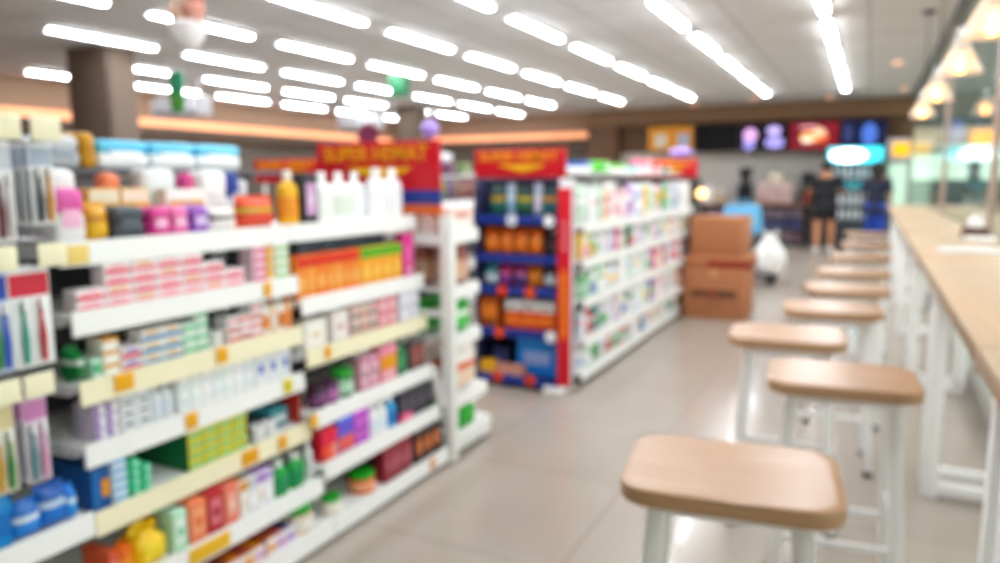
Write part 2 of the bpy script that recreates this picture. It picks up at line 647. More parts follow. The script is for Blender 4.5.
STOOLS = [(-.226, 1.535, 7, 'wood-seated white metal stool in front, closest to the camera'),
          (-.045, 2.455, 5, 'wood-seated white stool pushed in, second along the counter'),
          (-.255, 3.05, 4, 'wood-seated white stool pulled out from the row, third along the counter'),
          (-.125, 3.77, 5, 'wood-seated white stool, fourth along the counter'),
          (-.085, 4.5, 6, 'wood-seated white stool, fifth along the counter'),
          (-.06, 5.32, 4, 'wood-seated white stool, sixth along the counter'),
          (-.03, 6.4, 3, 'wood-seated white stool, seventh along the counter'),
          (-.0, 7.7, 2, 'wood-seated white stool, eighth along the counter'),
          (.0, 9.1, 2, 'wood-seated white stool at the far end of the counter')]
proto = None
for x, y, a, lab in STOOLS:
    if proto is None:
        o = proto = thing('bar_stool', lab, 'stool')
        s = stool_seat().build('seat', o)
        s.location = (0, 0, .716)
        fr = MB()
        for q in (-1, 1):
            fr.box(-.135, .135, q * .105 - .014, q * .105 + .014, .684, .712, M_METALW, .004)
            fr.box(q * .135 - .014, q * .135 + .014, -.105, .105, .684, .712, M_METALW, .004)
        fr.box(-.1, .1, -.09, .09, .712, .7165, M_METALW)
        fr.build('seat_frame', o)
        def legp(sx, sy, z):
            t = (.70 - z) / .70
            return (sx * (.138 + .04 * t), sy * (.108 + .038 * t), z)
        for sx in (-1, 1):
            for sy in (-1, 1):
                l = MB().bar(legp(sx, sy, .705), legp(sx, sy, .012), .036, .036, M_METALW, .005).build('leg', o)
                px, py, pz = legp(sx, sy, 0)
                MB().box(px - .02, px + .02, py - .02, py + .02, 0, .022, M_RUBBER, .005).build('rubber_foot', l)
        for sy in (-1, 1):
            MB().bar(legp(-1, sy, .26), legp(1, sy, .26), .022, .022, M_METALW, .004).build('stretcher', o)
        for sx in (-1, 1):
            MB().bar(legp(sx, -1, .34), legp(sx, 1, .34), .022, .022, M_METALW, .004).build('stretcher', o)
    else:
        o = copy_tree(proto)
    o.location = (x, y, 0)
    o.rotation_euler = (0, 0, R(a))
    tag(o, lab, 'stool', 'bar stools along the window counter')

# small things on the counter
nh = thing('napkin_holder', 'dark brown napkin holder stuffed with white tissue on the counter', 'napkin holder', (.55, 4.95, 1.0), R(10))
MB().box(-.06, .06, -.045, .045, 0, .075, mat('#5b3b33', .4), .012).build('holder', nh)
MB().pillow(.085, .085, .075, [(0, 1, mat('#fafafa', .8))], o=(0, 0, .05), crimp=.02, lump=.15, seed=4).build('tissue', nh)
tag(MB().box(-.075, .075, -.04, .04, 0, .035, mat('#f4f4f0', .8), .014).build('folded_napkin'), 'crumpled white napkin beside the brown napkin holder', 'napkin').location = (.55, 4.72, 1.0)
tr = thing('serving_tray', 'flat white serving tray lying across the counter', 'tray', (.43, 4.08, 1.0), R(4))
MB().box(-.12, .12, -.075, .075, 0, .006, mat('#f6f7f7', .25), .003).build('tray_base', tr)
rim = MB()
for s in (-1, 1):
    rim.box(-.12, .12, s * .075 - .005, s * .075 + .005, .004, .018, mat('#f6f7f7', .25), .003)
    rim.box(s * .12 - .005, s * .12 + .005, -.075, .075, .004, .018, mat('#f6f7f7', .25), .003)
rim.build('tray_rim', tr)
# ------------------------------------------------------------------ coffee bar along the back wall
def screen_material(name, cols, scale, strength, seed):
    strength *= .42
    m = bpy.data.materials.new(name)
    m.use_nodes = True
    nt = m.node_tree
    b = nt.nodes['Principled BSDF']
    tc = nt.nodes.new('ShaderNodeTexCoord')
    mp = nt.nodes.new('ShaderNodeMapping')
    mp.inputs['Location'].default_value = (seed, 0, seed * .7)
    nz = nt.nodes.new('ShaderNodeTexNoise')
    nz.inputs['Scale'].default_value = scale
    nz.inputs['Detail'].default_value = 1
    cr = nt.nodes.new('ShaderNodeValToRGB')
    cr.color_ramp.elements[0].position = .36
    cr.color_ramp.elements[0].color = lin(cols[0])
    cr.color_ramp.elements[1].position = .64
    cr.color_ramp.elements[1].color = lin(cols[-1])
    for k, c in enumerate(cols[1:-1]):
        e = cr.color_ramp.elements.new(.36 + .28 * (k + 1) / (len(cols) - 1))
        e.color = lin(c)
    nt.links.new(tc.outputs['Object'], mp.inputs['Vector'])
    nt.links.new(mp.outputs['Vector'], nz.inputs['Vector'])
    nt.links.new(nz.outputs['Fac'], cr.inputs['Fac'])
    b.inputs['Base Color'].default_value = (.006, .006, .006, 1)
    b.inputs['Specular IOR Level'].default_value = .1
    nt.links.new(cr.outputs['Color'], b.inputs['Emission Color'])
    b.inputs['Emission Strength'].default_value = strength
    return m

TVS = [(-3.45, -2.57, 'black menu screen, switched off, beside the yellow poster', ('#0b0b0d', '#121214'), .3, 'off'),
       (-2.55, -1.56, 'menu screen showing purple and pink figures', ('#100c18', '#1a1226'), 1.0, 'purple'),
       (-1.54, -.60, 'menu screen showing orange food on red', ('#7d1226', '#a01a2c'), .9, 'red'),
       (-.58, .26, 'dark blue menu screen next to the window', ('#0e1434', '#18204a'), .9, 'blue')]
for x0, x1, lab, cols, st, kind in TVS:
    o = thing('menu_screen', lab, 'screen', ((x0 + x1) / 2, 16.5, 1.93), 0, 'menu screens over the coffee bar')
    w = (x1 - x0) / 2 - .008
    MB().box(-w, w, -.0, .05, .0, .56, M_BLACK, .008).build('bezel', o)
    s = MB().box(-w + .015, w - .015, -.004, .0, .015, .545, screen_material('screen_' + kind, cols, 2.5, st, x0), 0).build('screen', o)
    pic = MB()
    def blob(cx, cz, rx, rz_, hexa, e, dy=.002):
        pts = [(cx + rx * math.cos(2 * math.pi * k / 20), cz + rz_ * math.sin(2 * math.pi * k / 20)) for k in range(20)]
        pic.prism(pts, 'Y', -.004 - dy, -.0041, glow('screen_picture_' + hexa, hexa, e * .4))
    if kind == 'purple':
        blob(-.25, .32, .14, .15, '#cf9ed8', .9)
        blob(-.27, .12, .12, .1, '#8f88d6', .8, .003)
        blob(.22, .4, .14, .1, '#b7a4e6', .9)
        blob(.24, .16, .19, .12, '#9c93e0', .8, .003)
    elif kind == 'red':
        blob(.0, .26, .26, .11, '#f09a3c', .9)
        blob(-.12, .2, .12, .07, '#f3d9c0', .9, .003)
        blob(.1, .34, .12, .08, '#f6c8a0', .9, .0035)
        blob(.17, .22, .09, .07, '#d85a2a', .9, .004)
        blob(-.1, .45, .2, .03, '#e8a0a8', .8, .003)
    elif kind == 'blue':
        blob(.1, .28, .14, .22, '#3f66c0', .8)
        blob(-.28, .3, .08, .2, '#20285a', .8)
    if kind != 'off':
        pic.build('screen_picture', s)
    for q in (-.6, .6):
        MB().box(q * w - .02, q * w + .02, .05, .505, .4, .44, M_DGREY, .004).build('bracket', o)
o = thing('poster', 'yellow poster with two pale panels hung beside the screens', 'poster', (-3.98, 16.5, 1.97))
MB().box(-.5, .48, 0, .03, 0, .52, mat('#e0a02c', .5), .004).build('board', o)
for a, b, c in ((-.34, -.1, '#d7d4c8'), (.16, .4, '#a9b6cc')):
    MB().box(a, b, -.004, .0, .08, .36, mat(c, .5), .002).build('picture_panel', o)
MB().box(-.45, -.43, .03, .5, .3, .33, M_DGREY).box(.41, .43, .03, .5, .3, .33, M_DGREY).build('bracket', o)

bar = thing('service_counter', 'dark brown coffee bar counter with display shelves in its front', 'counter', (-2.4, 15.9, 0))
MB().box(-1.8, 1.4, -.02, .62, .80, .84, mat('#8a6a58', .4), .006).build('worktop', bar)
b = MB()
MB().box(-1.78, 1.38, .31, .6, .0, .80, mat('#4b403e', .6)).build('cabinet', bar)
MB().box(-1.78, 1.38, 0, .3, 0, .1, mat('#35302f', .6)).build('plinth', bar)
for x in (-1.78, -.73, .32, 1.35):
    MB().box(x, x + .03, 0, .305, .1, .80, mat('#4b403e', .6)).build('divider', bar)
for z in (.34, .57):
    MB().box(-1.75, 1.37, .01, .3, z - .02, z, mat('#6a6468', .5), .003).build('display_shelf', bar)
for ti, (z, h) in enumerate(((.1, .17), (.34, .17), (.57, .16))):
    cols = (('#8d6470', '#6d5a62', '#9a8a8c'), ('#494e7c', '#5b5f86', '#3c4066'), ('#7b6c80', '#94808a', '#6a6078'))[ti]
    for k in range(10):
        x = -.55 + .19 * k
        if any(abs(x - q - .015) < .1 for q in (.32,)):
            continue
        o = MB().pillow(.16, h, .09, [(0, .6, mat(cols[k % 3], .4)), (.6, 1.01, mat(cols[(k + 1) % 3], .4))], seed=k).build('snack_pouch')
        o.location = (-2.4 + x, 15.9 + .12, z + .001)
        o.rotation_euler = (0, 0, R(-90))
        tag(o, '%s snack pouch, %s along the %s display shelf of the coffee bar' % (('plum', 'slate blue', 'mauve')[ti], ORD[k], ('lowest', 'middle', 'upper')[ti]), 'snack', 'snack pouches in the coffee bar front')

g = thing('coffee_grinder', 'tall black coffee grinder standing on the coffee bar', 'grinder', (-2.32, 16.2, .84))
MB().box(-.14, .14, -.15, .15, 0, .4, M_BLACK, .03).build('body', g)
MB().lathe([(.07, .4), (.1, .5), (.14, .68), (.14, .7)], mat('#232326', .3), n=18).build('hopper', g)
MB().lathe([(.145, .7), (.13, .73), (.02, .74)], M_BLACK, n=18).build('lid', g)
MB().box(-.05, .05, -.21, -.15, .2, .28, M_BLACK, .01).build('spout', g)
g = thing('oven', 'pale pink countertop oven on the coffee bar', 'oven', (-1.72, 16.25, .84))
MB().box(-.33, .33, -.2, .2, .02, .42, mat('#d6bdb6', .4), .02).build('body', g)
dr = MB().box(-.3, .16, -.22, -.2, .06, .38, mat('#b79c97', .3), .01).build('door', g)
MB().box(-.28, .14, -.25, -.235, .33, .35, M_CHROME, .004).box(-.26, -.24, -.24, -.22, .33, .35, M_CHROME).box(.1, .12, -.24, -.22, .33, .35, M_CHROME).build('handle', dr)
for k in range(3):
    MB().lathe([(.025, -.22), (.025, -.2)], M_DGREY, o=(.24, 0, .12 + .1 * k), n=14, axis='Y').build('knob', g)
for x in (-.28, .28):
    for y in (-.15, .15):
        MB().lathe([(.02, 0), (.02, .025)], M_BLACK, o=(x, y, 0), n=10).build('foot', g)
g = thing('rice_cooker', 'cream round cooker standing on top of the oven', 'cooker', (-1.72, 16.25, 1.26))
MB().lathe([(.13, 0), (.17, .03), (.175, .14), (.17, .16)], mat('#cfc7b2', .35), n=24).build('body', g)
MB().lathe([(.172, .16), (.15, .2), (.06, .225), (.0, .23)], mat('#ded8c6', .3), n=24).build('lid', g)
MB().tube([(-.06, 0, .215), (-.04, 0, .25), (.04, 0, .25), (.06, 0, .215)], .01, M_DGREY).build('handle', g)
g = thing('coffee_machine', 'black coffee machine next to the man in black', 'coffee machine', (-1.12, 16.2, .84))
MB().box(-.1, .12, -.1, .2, 0, .62, M_BLACK, .02).build('body', g)
MB().box(-.1, .12, -.26, -.1, .42, .62, M_BLACK, .02).build('brew_head', g)
MB().box(-.1, .12, -.26, -.1, 0, .05, mat('#2b2b2f', .35), .01).build('drip_tray', g)
MB().lathe([(.012, .35), (.012, .43)], M_CHROME, o=(.01, -.19, 0), n=10).build('nozzle', g)
cu = MB().lathe([(.035, 0), (.05, .12), (.052, .125), (.046, .125), (.032, .006)], mat('#b92f3a', .4), n=18).build('paper_cup')
cu.location = (-1.11, 16.0, .891)
tag(cu, 'red paper cup under the black coffee machine', 'cup')
for k, (x, c, h, lab) in enumerate(((-3.05, '#e8e4dc', .32, 'white tall canister on the coffee bar, behind the box stack'), (-2.82, '#c8b39a', .26, 'tan canister with white lid on the coffee bar'),
                                    (-3.3, '#e6b9c4', .42, 'pink tall canister at the end of the coffee bar'))):
    o = thing('canister', lab, 'canister', (x, 16.15, .84), 0, 'canisters on the coffee bar')
    MB().lathe([(.085, 0), (.09, .01), (.09, h - .02), (.085, h)], mat(c, .35), n=20).build('body', o)
    MB().lathe([(.092, h), (.092, h + .03), (.03, h + .04)], mat('#f0f0ee', .3), n=20).build('lid', o)

ch = thing('drinks_chiller', 'open drinks chiller with glowing white and cyan header', 'chiller', (-.28, 16.35, 0))
c = MB()
c.box(-.47, .47, .1, .6, 0, 1.9, mat('#2c3034', .5), .01)
c.box(-.47, -.43, -.3, .1, 0, 1.62, mat('#2c3034', .5), .01)
c.box(.43, .47, -.3, .1, 0, 1.62, mat('#2c3034', .5), .01)
c.box(-.43, .43, -.3, .1, 0, .55, mat('#30343a', .5), .01)
c.build('cabinet', ch)
hd = MB().box(-.49, .49, -.32, .1, 1.625, 1.95, mat('#35b6c6', .4), .012).build('header', ch)
MB().box(-.47, .47, -.335, -.32, 1.64, 1.935, glow('lightbox_cyan', '#39d4e6', .6), .01).build('lit_panel', hd)
MB().lathe([(.0, -.345), (.1, -.345), (.105, -.336)], glow('lightbox_white', '#f4feff', 1.6), o=(-.12, 0, 1.785), n=28, sx=3.1, sy=1.25, axis='Y').build('lit_oval', hd)
for k, z in enumerate((.85, 1.12, 1.38)):
    MB().box(-.43, .43, -.25, .1, z - .015, z, mat('#d7dde0', .4), .003).build('shelf', ch)
for k, (z, cols) in enumerate(((.55, ('#d5dfe2', '#e8eef0')), (.85, ('#c9d2d6', '#dfe6e8')), (1.12, ('#3fb9c9', '#67cbd8')), (1.38, ('#e5edf0', '#b9d7de')))):
    for q in range(7):
        o = thing('drink_bottle', '%s drink bottle, %s in the chiller row, %s shelf from its bottom' % (('pale', 'grey white', 'cyan', 'milky')[k], ORD[q], ORD[k]), 'bottle', (-.28 - .36 + .12 * q, 16.2, z + .001), 0, 'drink bottles in the lit chiller')
        MB().lathe([(.04, 0), (.043, .01), (.043, .13), (.03, .165), (.018, .185), (.018, .195)], mat(cols[q % 2], .25), n=14).build('body', o)
        MB().lathe([(.02, .185), (.02, .21), (.016, .212)], mat('#f5f5f5', .3), n=12).build('cap', o)

yc = thing('glass_chiller', 'tall chiller with yellow header against the window', 'chiller', (.465, 16.4, 0))
c = MB()
c.box(-.19, .19, .0, .5, 0, 2.1, mat('#9fb0a8', .5), .01)
c.build('cabinet', yc)
hd = MB().box(-.19, .19, -.03, 0, 1.68, 2.1, mat('#dccfd0', .4), .008).build('header', yc)
MB().box(-.11, .185, -.045, -.03, 1.76, 2.02, glow('yellow_panel', '#f2b400', .3), .006).build('lit_panel', hd)
d = MB().box(-.18, .18, -.025, 0, .12, 1.66, mat('#b9c9c0', .3), .006).build('door', yc)
MB().box(-.15, .15, -.028, -.02, .8, 1.6, glow('chiller_light', '#b9d8c2', .25), .004).build('pane', d)
MB().box(-.15, .15, -.028, -.02, .3, .78, mat('#4a5a55', .3), .004).build('lower_pane', d)
MB().box(-.17, -.155, -.06, -.03, .8, 1.2, M_CHROME, .004).build('handle', d)

# ------------------------------------------------------------------ people
def hand(parent, wrist, palm_dir, up_dir, s, m, side):
    """palm, four fingers and a thumb as one skinned mesh rooted at the wrist"""
    w = Vector(wrist)
    a = Vector(palm_dir).normalized()
    u = Vector(up_dir).normalized()
    b = a.cross(u).normalized() * side
    n = a.cross(b)
    vs = [(*w, .024 * s), (*(w + a * .05 * s), (.034 * s))]
    es = [(0, 1)]
    for k, (off, L) in enumerate(((-.03, .070), (-.01, .08), (.01, .074), (.03, .058))):
        base = len(vs)
        p0 = w + a * .085 * s + b * off * s
        p1 = p0 + a * L * .5 * s + u * -.012 * s
        p2 = p0 + a * L * .85 * s + u * -.038 * s
        vs += [(*p0, .010 * s), (*p1, .009 * s), (*p2, .0075 * s)]
        es += [(1, base), (base, base + 1), (base + 1, base + 2)]
    base = len(vs)
    t0 = w + a * .035 * s - b * .036 * s
    t1 = w + a * .07 * s - b * .056 * s - u * .015 * s
    vs += [(*t0, .012 * s), (*t1, .009 * s)]
    es += [(1, base), (base, base + 1)]
    return vs, es

def person(name, label, loc, rz, H, skin, arms, spread=.1, step=0.0):
    """standing figure facing +Y (local), one skinned body with hands joined at the wrists"""
    o = thing(name, label, 'person', loc, rz)
    k = H / 1.65
    V, E = [], []
    def v(x, y, z, r):
        V.append((x * k, y * k, z * k, (r[0] * k, r[1] * k) if isinstance(r, tuple) else r * k))
        return len(V) - 1
    def e(a, b):
        E.append((a, b))
    pel = v(0, 0, .9, (.15, .105))
    wst = v(0, .01, 1.05, (.13, .095))
    chs = v(0, .005, 1.22, (.155, .105))
    shd = v(0, -.005, 1.345, (.12, .08))
    nck = v(0, .0, 1.43, .052)
    skl = v(0, .015, 1.5, (.062, .07))
    hed = v(0, .015, 1.57, (.072, .088))
    top = v(0, .01, 1.625, (.05, .06))
    for a, b in ((pel, wst), (wst, chs), (chs, shd), (shd, nck), (nck, skl), (skl, hed), (hed, top)):
        e(a, b)
    nose = v(0, .115, 1.535, .012)
    e(skl, nose)
    for s in (-1, 1):
        ear = v(s * .085, .01, 1.54, .014)
        e(hed, ear)
    joints = {}
    for s, arm in zip((-1, 1), arms):
        sh = v(s * .165, -.005, 1.33, .058)
        el = v(*arm[0], .040)
        wr = v(*arm[1], .026)
        e(shd, sh); e(sh, el); e(el, wr)
        joints[s] = (sh, el, wr)
        d = (Vector(arm[1]) - Vector(arm[0])).normalized()
        up = Vector((0, 0, 1)) if abs(d.z) < .7 else Vector((0, 1, 0))
        hv, he = hand(o, Vector(arm[1]), d, up - d * up.dot(d), 1.0, skin, s)
        base = len(V) - 1
        for q in hv[1:]:
            v(*q)
        for a, b in he:
            e(wr if a == 0 else base + a, wr if b == 0 else base + b)
    legs = {}
    for s in (-1, 1):
        hp = v(s * .09, 0, .84, .092)
        kn = v(s * (spread * .95), .02 + s * step * .5, .47, .056)
        cf = v(s * spread, -.005 + s * step * .8, .32, .054)
        an = v(s * spread, -.02 + s * step, .08, .036)
        ft = v(s * (spread + .015), .11 + s * step, .035, .034)
        e(pel, hp); e(hp, kn); e(kn, cf); e(cf, an); e(an, ft)
        legs[s] = (hp, kn, cf, an, ft)
    skin_mesh('body', V, E, skin, o, 2, pel)
    for s in (-1, 1):
        MB().lathe([(0, -.011 * k), (.008 * k, -.006 * k), (.011 * k, 0), (.008 * k, .006 * k), (0, .011 * k)], mat('#1c1512', .3), o=(s * .032 * k, .088 * k, 1.56 * k), n=10).build('eye', o)
    MB().box(-.025 * k, .025 * k, .083 * k, .095 * k, 1.497 * k, 1.506 * k, mat('#8a4a42', .5), .003).build('mouth', o)
    return o, V, joints, legs, k

def garment(name, parent, V, chain, grow, m, cut=None):
    vs, es, idx = [], [], {}
    for a, b in chain:
        for q in (a, b):
            if q not in idx:
                idx[q] = len(vs)
                x, y, z, r = V[q]
                g = grow.get(q, grow['d'])
                r = (r[0] + g, r[1] + g) if isinstance(r, tuple) else r + g
                vs.append((x, y, z, r))
        es.append((idx[a], idx[b]))
    return skin_mesh(name, vs, es, m, parent, 2, 0)

def extra(V, a, b, t):
    p, q = V[a], V[b]
    f = lambda i: p[i] + (q[i] - p[i]) * t
    r0 = p[3] if not isinstance(p[3], tuple) else sum(p[3]) / 2
    r1 = q[3] if not isinstance(q[3], tuple) else sum(q[3]) / 2
    V.append((f(0), f(1), f(2), r0 + (r1 - r0) * t))
    return len(V) - 1

# man in black T-shirt and shorts, seen from behind
M_TEE = mat('#1b1b22', .8)
M_SHORT = mat('#131319', .8)
man, V, J, L, k = person('person', 'man seen from behind in black T-shirt, black shorts and pale shoes', (-.72, 15.05, 0), R(6), 1.66, M_SKIN,
                         [((-.25, .02, 1.09), (-.17, .24, 1.0)), ((.25, .03, 1.08), (.16, .25, 1.03))], .105, .03)
ch = [(0, 1), (1, 2), (2, 3)]
for s in (-1, 1):
    m_ = extra(V, J[s][0], J[s][1], .8)
    ch += [(3, J[s][0]), (J[s][0], m_)]
V.append((0, 0, .8 * k, (.16 * k, .12 * k)))
ch.append((0, len(V) - 1))
garment('t_shirt', man, V, ch, {'d': .028, 0: .035}, M_TEE)
ch = []
V.append((0, 0, 1.02 * k, (.142 * k, .105 * k)))
w0 = len(V) - 1
ch.append((w0, 0))
for s in (-1, 1):
    m_ = extra(V, L[s][0], L[s][1], .78)
    ch += [(0, L[s][0]), (L[s][0], m_)]
garment('shorts', man, V, ch, {'d': .03}, M_SHORT)
MB().lathe([(.0, .115), (.05, .105), (.083, .07), (.092, .02), (.088, -.04), (.07, -.075), (.0, -.08)], M_HAIR, o=(0, -.018 * k, 1.565 * k), n=20, sx=.92, sy=1.02).build('hair', man)
for s in (-1, 1):
    a = V[L[s][3]]
    MB().box(a[0] - .045, a[0] + .045, a[1] - .07, a[1] + .2, 0, .085, mat('#d9d6d2', .6), .03, 3).build('shoe', man)

man.scale = (1.16, 1.1, 1.0)
# woman in a dark top and long blue trousers, by the window
wom, V, J, L, k = person('person', 'woman seen from behind in dark top and long blue trousers by the window counter', (.12, 14.6, 0), R(-8), 1.62, M_SKIN,
                         [((-.23, .0, 1.08), (-.2, .17, 1.2)), ((.22, -.02, 1.08), (.2, .1, .9))], .085, -.05)
ch = [(0, 1), (1, 2), (2, 3)]
for s in (-1, 1):
    m_ = extra(V, J[s][0], J[s][1], .95)
    ch += [(3, J[s][0]), (J[s][0], m_)]
V.append((0, 0, .8 * k, (.16 * k, .12 * k)))
ch.append((0, len(V) - 1))
garment('blouse', wom, V, ch, {'d': .026, 0: .03}, mat('#23273a', .8))
ch = []
V.append((0, 0, 1.02 * k, (.135 * k, .1 * k)))
w0 = len(V) - 1
ch.append((w0, 0))
for s in (-1, 1):
    m_ = extra(V, L[s][2], L[s][3], .75)
    ch += [(0, L[s][0]), (L[s][0], L[s][1]), (L[s][1], L[s][2]), (L[s][2], m_)]
garment('trousers', wom, V, ch, {'d': .03}, mat('#2b4a9e', .8))
hr = MB()
hr.lathe([(.0, .118), (.05, .108), (.088, .07), (.098, .02), (.1, -.06), (.098, -.16), (.08, -.24), (.0, -.26)], M_HAIR, o=(0, -.024 * k, 1.565 * k), n=20, sx=.92, sy=.9)
hr.build('hair', wom)
for s in (-1, 1):
    a = V[L[s][4]]
    MB().box(a[0] - .04, a[0] + .04, a[1] - .16, a[1] + .07, 0, .022, mat('#3a3434', .6), .01).build('sandal', wom)

# ------------------------------------------------------------------ boxes and bags in the aisle
CARD = mat('#b07a58', .75, var=.05)
CARD2 = mat('#b5805c', .75, var=.05)
TAPE = mat('#c49a6c', .3)
bx = thing('cardboard_box', 'large brown cardboard box with dark print at the bottom of the stack', 'box', (-1.30, 7.55, 0), 0, 'cardboard boxes stacked in the aisle')
MB().box(-.3, .3, -.29, .29, 0, .485, CARD, .008).build('carton', bx)
pr = MB()
xx = -.2
for i, w in enumerate((.044, .016, .038, .034, .04, .036, .04, .04, .032)):
    pr.box(xx, xx + w, -.2925, -.289, .21, .28, mat('#7a1f1c' if i in (3, 4) else '#33241c', .7))
    xx += w + .011
for i in range(5):
    pr.box(-.07 + .035 * i, -.05 + .035 * i, -.2925, -.289, .155, .175, mat('#5a3a28', .7))
pr.build('lettering', bx)
MB().box(-.29, .29, -.03, .03, .4845, .4865, TAPE).box(-.03, .03, -.2925, -.289, .41, .485, TAPE).build('tape', bx)
bx = thing('cardboard_box', 'shallow brown box with red side, middle of the aisle stack', 'box', (-1.28, 7.6, .487), 0, 'cardboard boxes stacked in the aisle')
MB().box(-.32, .3, -.26, .26, 0, .12, CARD2, .006).build('carton', bx)
MB().box(-.1, .302, -.262, .262, .012, .075, mat('#8e1b22', .6), .003).build('red_band', bx)
bx = thing('cardboard_box', 'plain brown box on top of the aisle stack', 'box', (-1.305, 7.62, .608), R(-2), 'cardboard boxes stacked in the aisle')
MB().box(-.25, .25, -.24, .24, 0, .375, CARD, .008).build('carton', bx)
MB().box(-.245, .245, -.025, .025, .3745, .3765, TAPE).box(.2495, .2515, -.025, .025, .27, .375, TAPE).build('tape', bx)

ct = thing('trolley', 'wire trolley with black wheels carrying bags behind the boxes', 'trolley', (-1.30, 10.1, 0), 0)
fr = MB()
fr.box(-.36, .28, -.3, .3, .12, .15, M_DGREY, .008)
fr.build('frame', ct)
for x in (-.34, .26):
    MB().tube([(x, .29, .14), (x, .29, .66)], .012, M_CHROME).build('upright', ct)
MB().box(-.42, .29, -.05, .31, .62, .635, M_CHROME, .004).build('upper_tray', ct)
for x in (-.3, .22):
    for y in (-.24, .24):
        w = MB().lathe([(.02, -.016), (.05, -.016), (.056, -.008), (.056, .008), (.05, .016), (.02, .016)], M_RUBBER, o=(x, 0, .056), n=18, axis='Y')
        ww = w.build('wheel', ct)
        ww.location = (0, y, 0)
def sack(name, label, loc, w, d, h, m, seed, knot=True, tap=.45):
    bm = bmesh.new()
    bmesh.ops.create_icosphere(bm, subdivisions=4, radius=1)
    rnd = random.Random(seed)
    ph = [rnd.uniform(0, 6) for _ in range(6)]
    for v in bm.verts:
        c = v.co.copy()
        a = math.atan2(c.y, c.x)
        wr = 1 + .05 * math.sin(5 * a + ph[0] + 3 * c.z) + .04 * math.sin(9 * a + ph[1] - 4 * c.z) + .03 * math.sin(7 * c.z + ph[2] + 2 * a)
        t = (c.z + 1) / 2
        prof = (1 - tap * t * t)
        v.co = Vector((c.x * w / 2 * wr * prof, c.y * d / 2 * wr * prof, max(0, (t - .06) / .94) * h))
    b = MB()
    b._merge(bm, m, True)
    o = thing(name, label, 'bag', loc)
    b.build('bag_body', o)
    if knot:
        for s in (-1, 1):
            MB().tube([(0, 0, h * .95), (s * .03, 0, h * 1.03), (s * .075, .01, h * 1.1), (s * .09, .01, h * 1.07)], [.016, .018, .02, .006], m).build('knot_ear', o)
    return o
PL = mat('#efefec', .35)
sack('plastic_bag', 'big white plastic bag bulging at the front of the trolley', (-1.09, 9.92, .151), .42, .3, .48, PL, 3)
sack('plastic_bag', 'upright white plastic bag at the back of the trolley', (-1.40, 9.98, .151), .2, .3, .4, mat('#dfe0dc', .35), 8)
BLUE = mat('#6cb2d8', .4)
sb = thing('shopping_bag', 'bright blue bag standing on the upper tray of the trolley', 'bag', (-1.47, 10.2, .636), R(-4))
MB().box(-.27, .25, -.14, .12, 0, .37, BLUE, .06, 4, taper=.86).build('bag_body', sb)
MB().box(-.2, .16, -.142, -.13, .1, .24, mat('#d4e8f4', .4), .005).build('label', sb)
for y in (-.09, .07):
    MB().tube([(-.1, y, .36), (-.08, y, .43), (.05, y, .44), (.08, y, .36)], .009, BLUE).build('handle', sb)
# ------------------------------------------------------------------ product kit (front faces local +X, origin at the base centre)
KIT = {}
def kit(kind, *p):
    key = (kind,) + p
    if key not in KIT:
        KIT[key] = globals()['k_' + kind](*p)
    return KIT[key]

def k_carton(w, h, d, body, c1, style, c2):
    m = MB()
    B, C1, C2 = mat(body, .42), mat(c1, .42), mat(c2, .42)
    m.box(-d / 2, d / 2, -w / 2, w / 2, 0, h, B, min(.004, h * .1))
    f, e = d / 2, .0012
    def patch(y0, y1, z0, z1, c, k=1):
        m.box(f - .001, f + e * k, -w / 2 + y0 * w, -w / 2 + y1 * w, z0 * h, z1 * h, c)
    if style == 'patch':
        patch(.16, .84, .2, .8, C1); patch(.3, .7, .38, .6, C2, 1.6)
    elif style == 'band':
        patch(.04, .96, .34, .74, C1); patch(.2, .8, .12, .24, C2)
    elif style == 'low':
        patch(.04, .96, .06, .5, C1); patch(.2, .8, .62, .84, C2)
    elif style == 'top':
        patch(.03, .97, .72, .97, C1); patch(.2, .8, .2, .5, C2)
    elif style == 'stripe':
        patch(.04, .96, .58, .72, C1); patch(.04, .96, .2, .34, C1); patch(.3, .7, .4, .54, C2)
    elif style == 'side':
        patch(.03, .4, .05, .95, C1); patch(.5, .92, .3, .7, C2)
    elif style == 'face':
        patch(.0, 1, .0, 1, C1); patch(.08, .92, .3, .66, C2, 1.6)
    elif style == 'oval':
        pts = [(.36 * w * math.cos(2 * math.pi * q / 20), h * (.52 + .3 * math.sin(2 * math.pi * q / 20))) for q in range(20)]
        m.prism(pts, 'X', f - .001, f + e, C1)
        patch(.3, .7, .44, .58, C2, 1.8)
    # printed flap on the top and the tuck seam
    m.box(-d * .42, d * .42, -w * .44, w * .44, h - .001, h + .0008, C1 if style in ('top', 'stripe') else B)
    return [('carton', m.mesh('carton'), [])]

def k_bottle(w, h, d, body, cap, label):
    s = d / w
    m = MB()
    r = w / 2
    m.lathe([(r * .9, 0), (r, .01), (r, h * .62), (r * .93, h * .7), (r * .6, h * .78), (r * .36, h * .82), (r * .36, h * .86)], mat(body, .3), n=18, sx=s, sq=2.6)
    c = MB().lathe([(r * .45, h * .83), (r * .47, h * .84), (r * .42, h * .985), (r * .36, h)], mat(cap, .3), n=16, sx=s)
    l = MB().lathe([(r * 1.015, h * .16), (r * 1.02, h * .17), (r * 1.02, h * .52), (r * 1.015, h * .53)], mat(label, .4), n=18, sx=s, sq=2.6)
    return [('body', m.mesh('body'), []), ('cap', c.mesh('cap'), []), ('label', l.mesh('label'), [])]

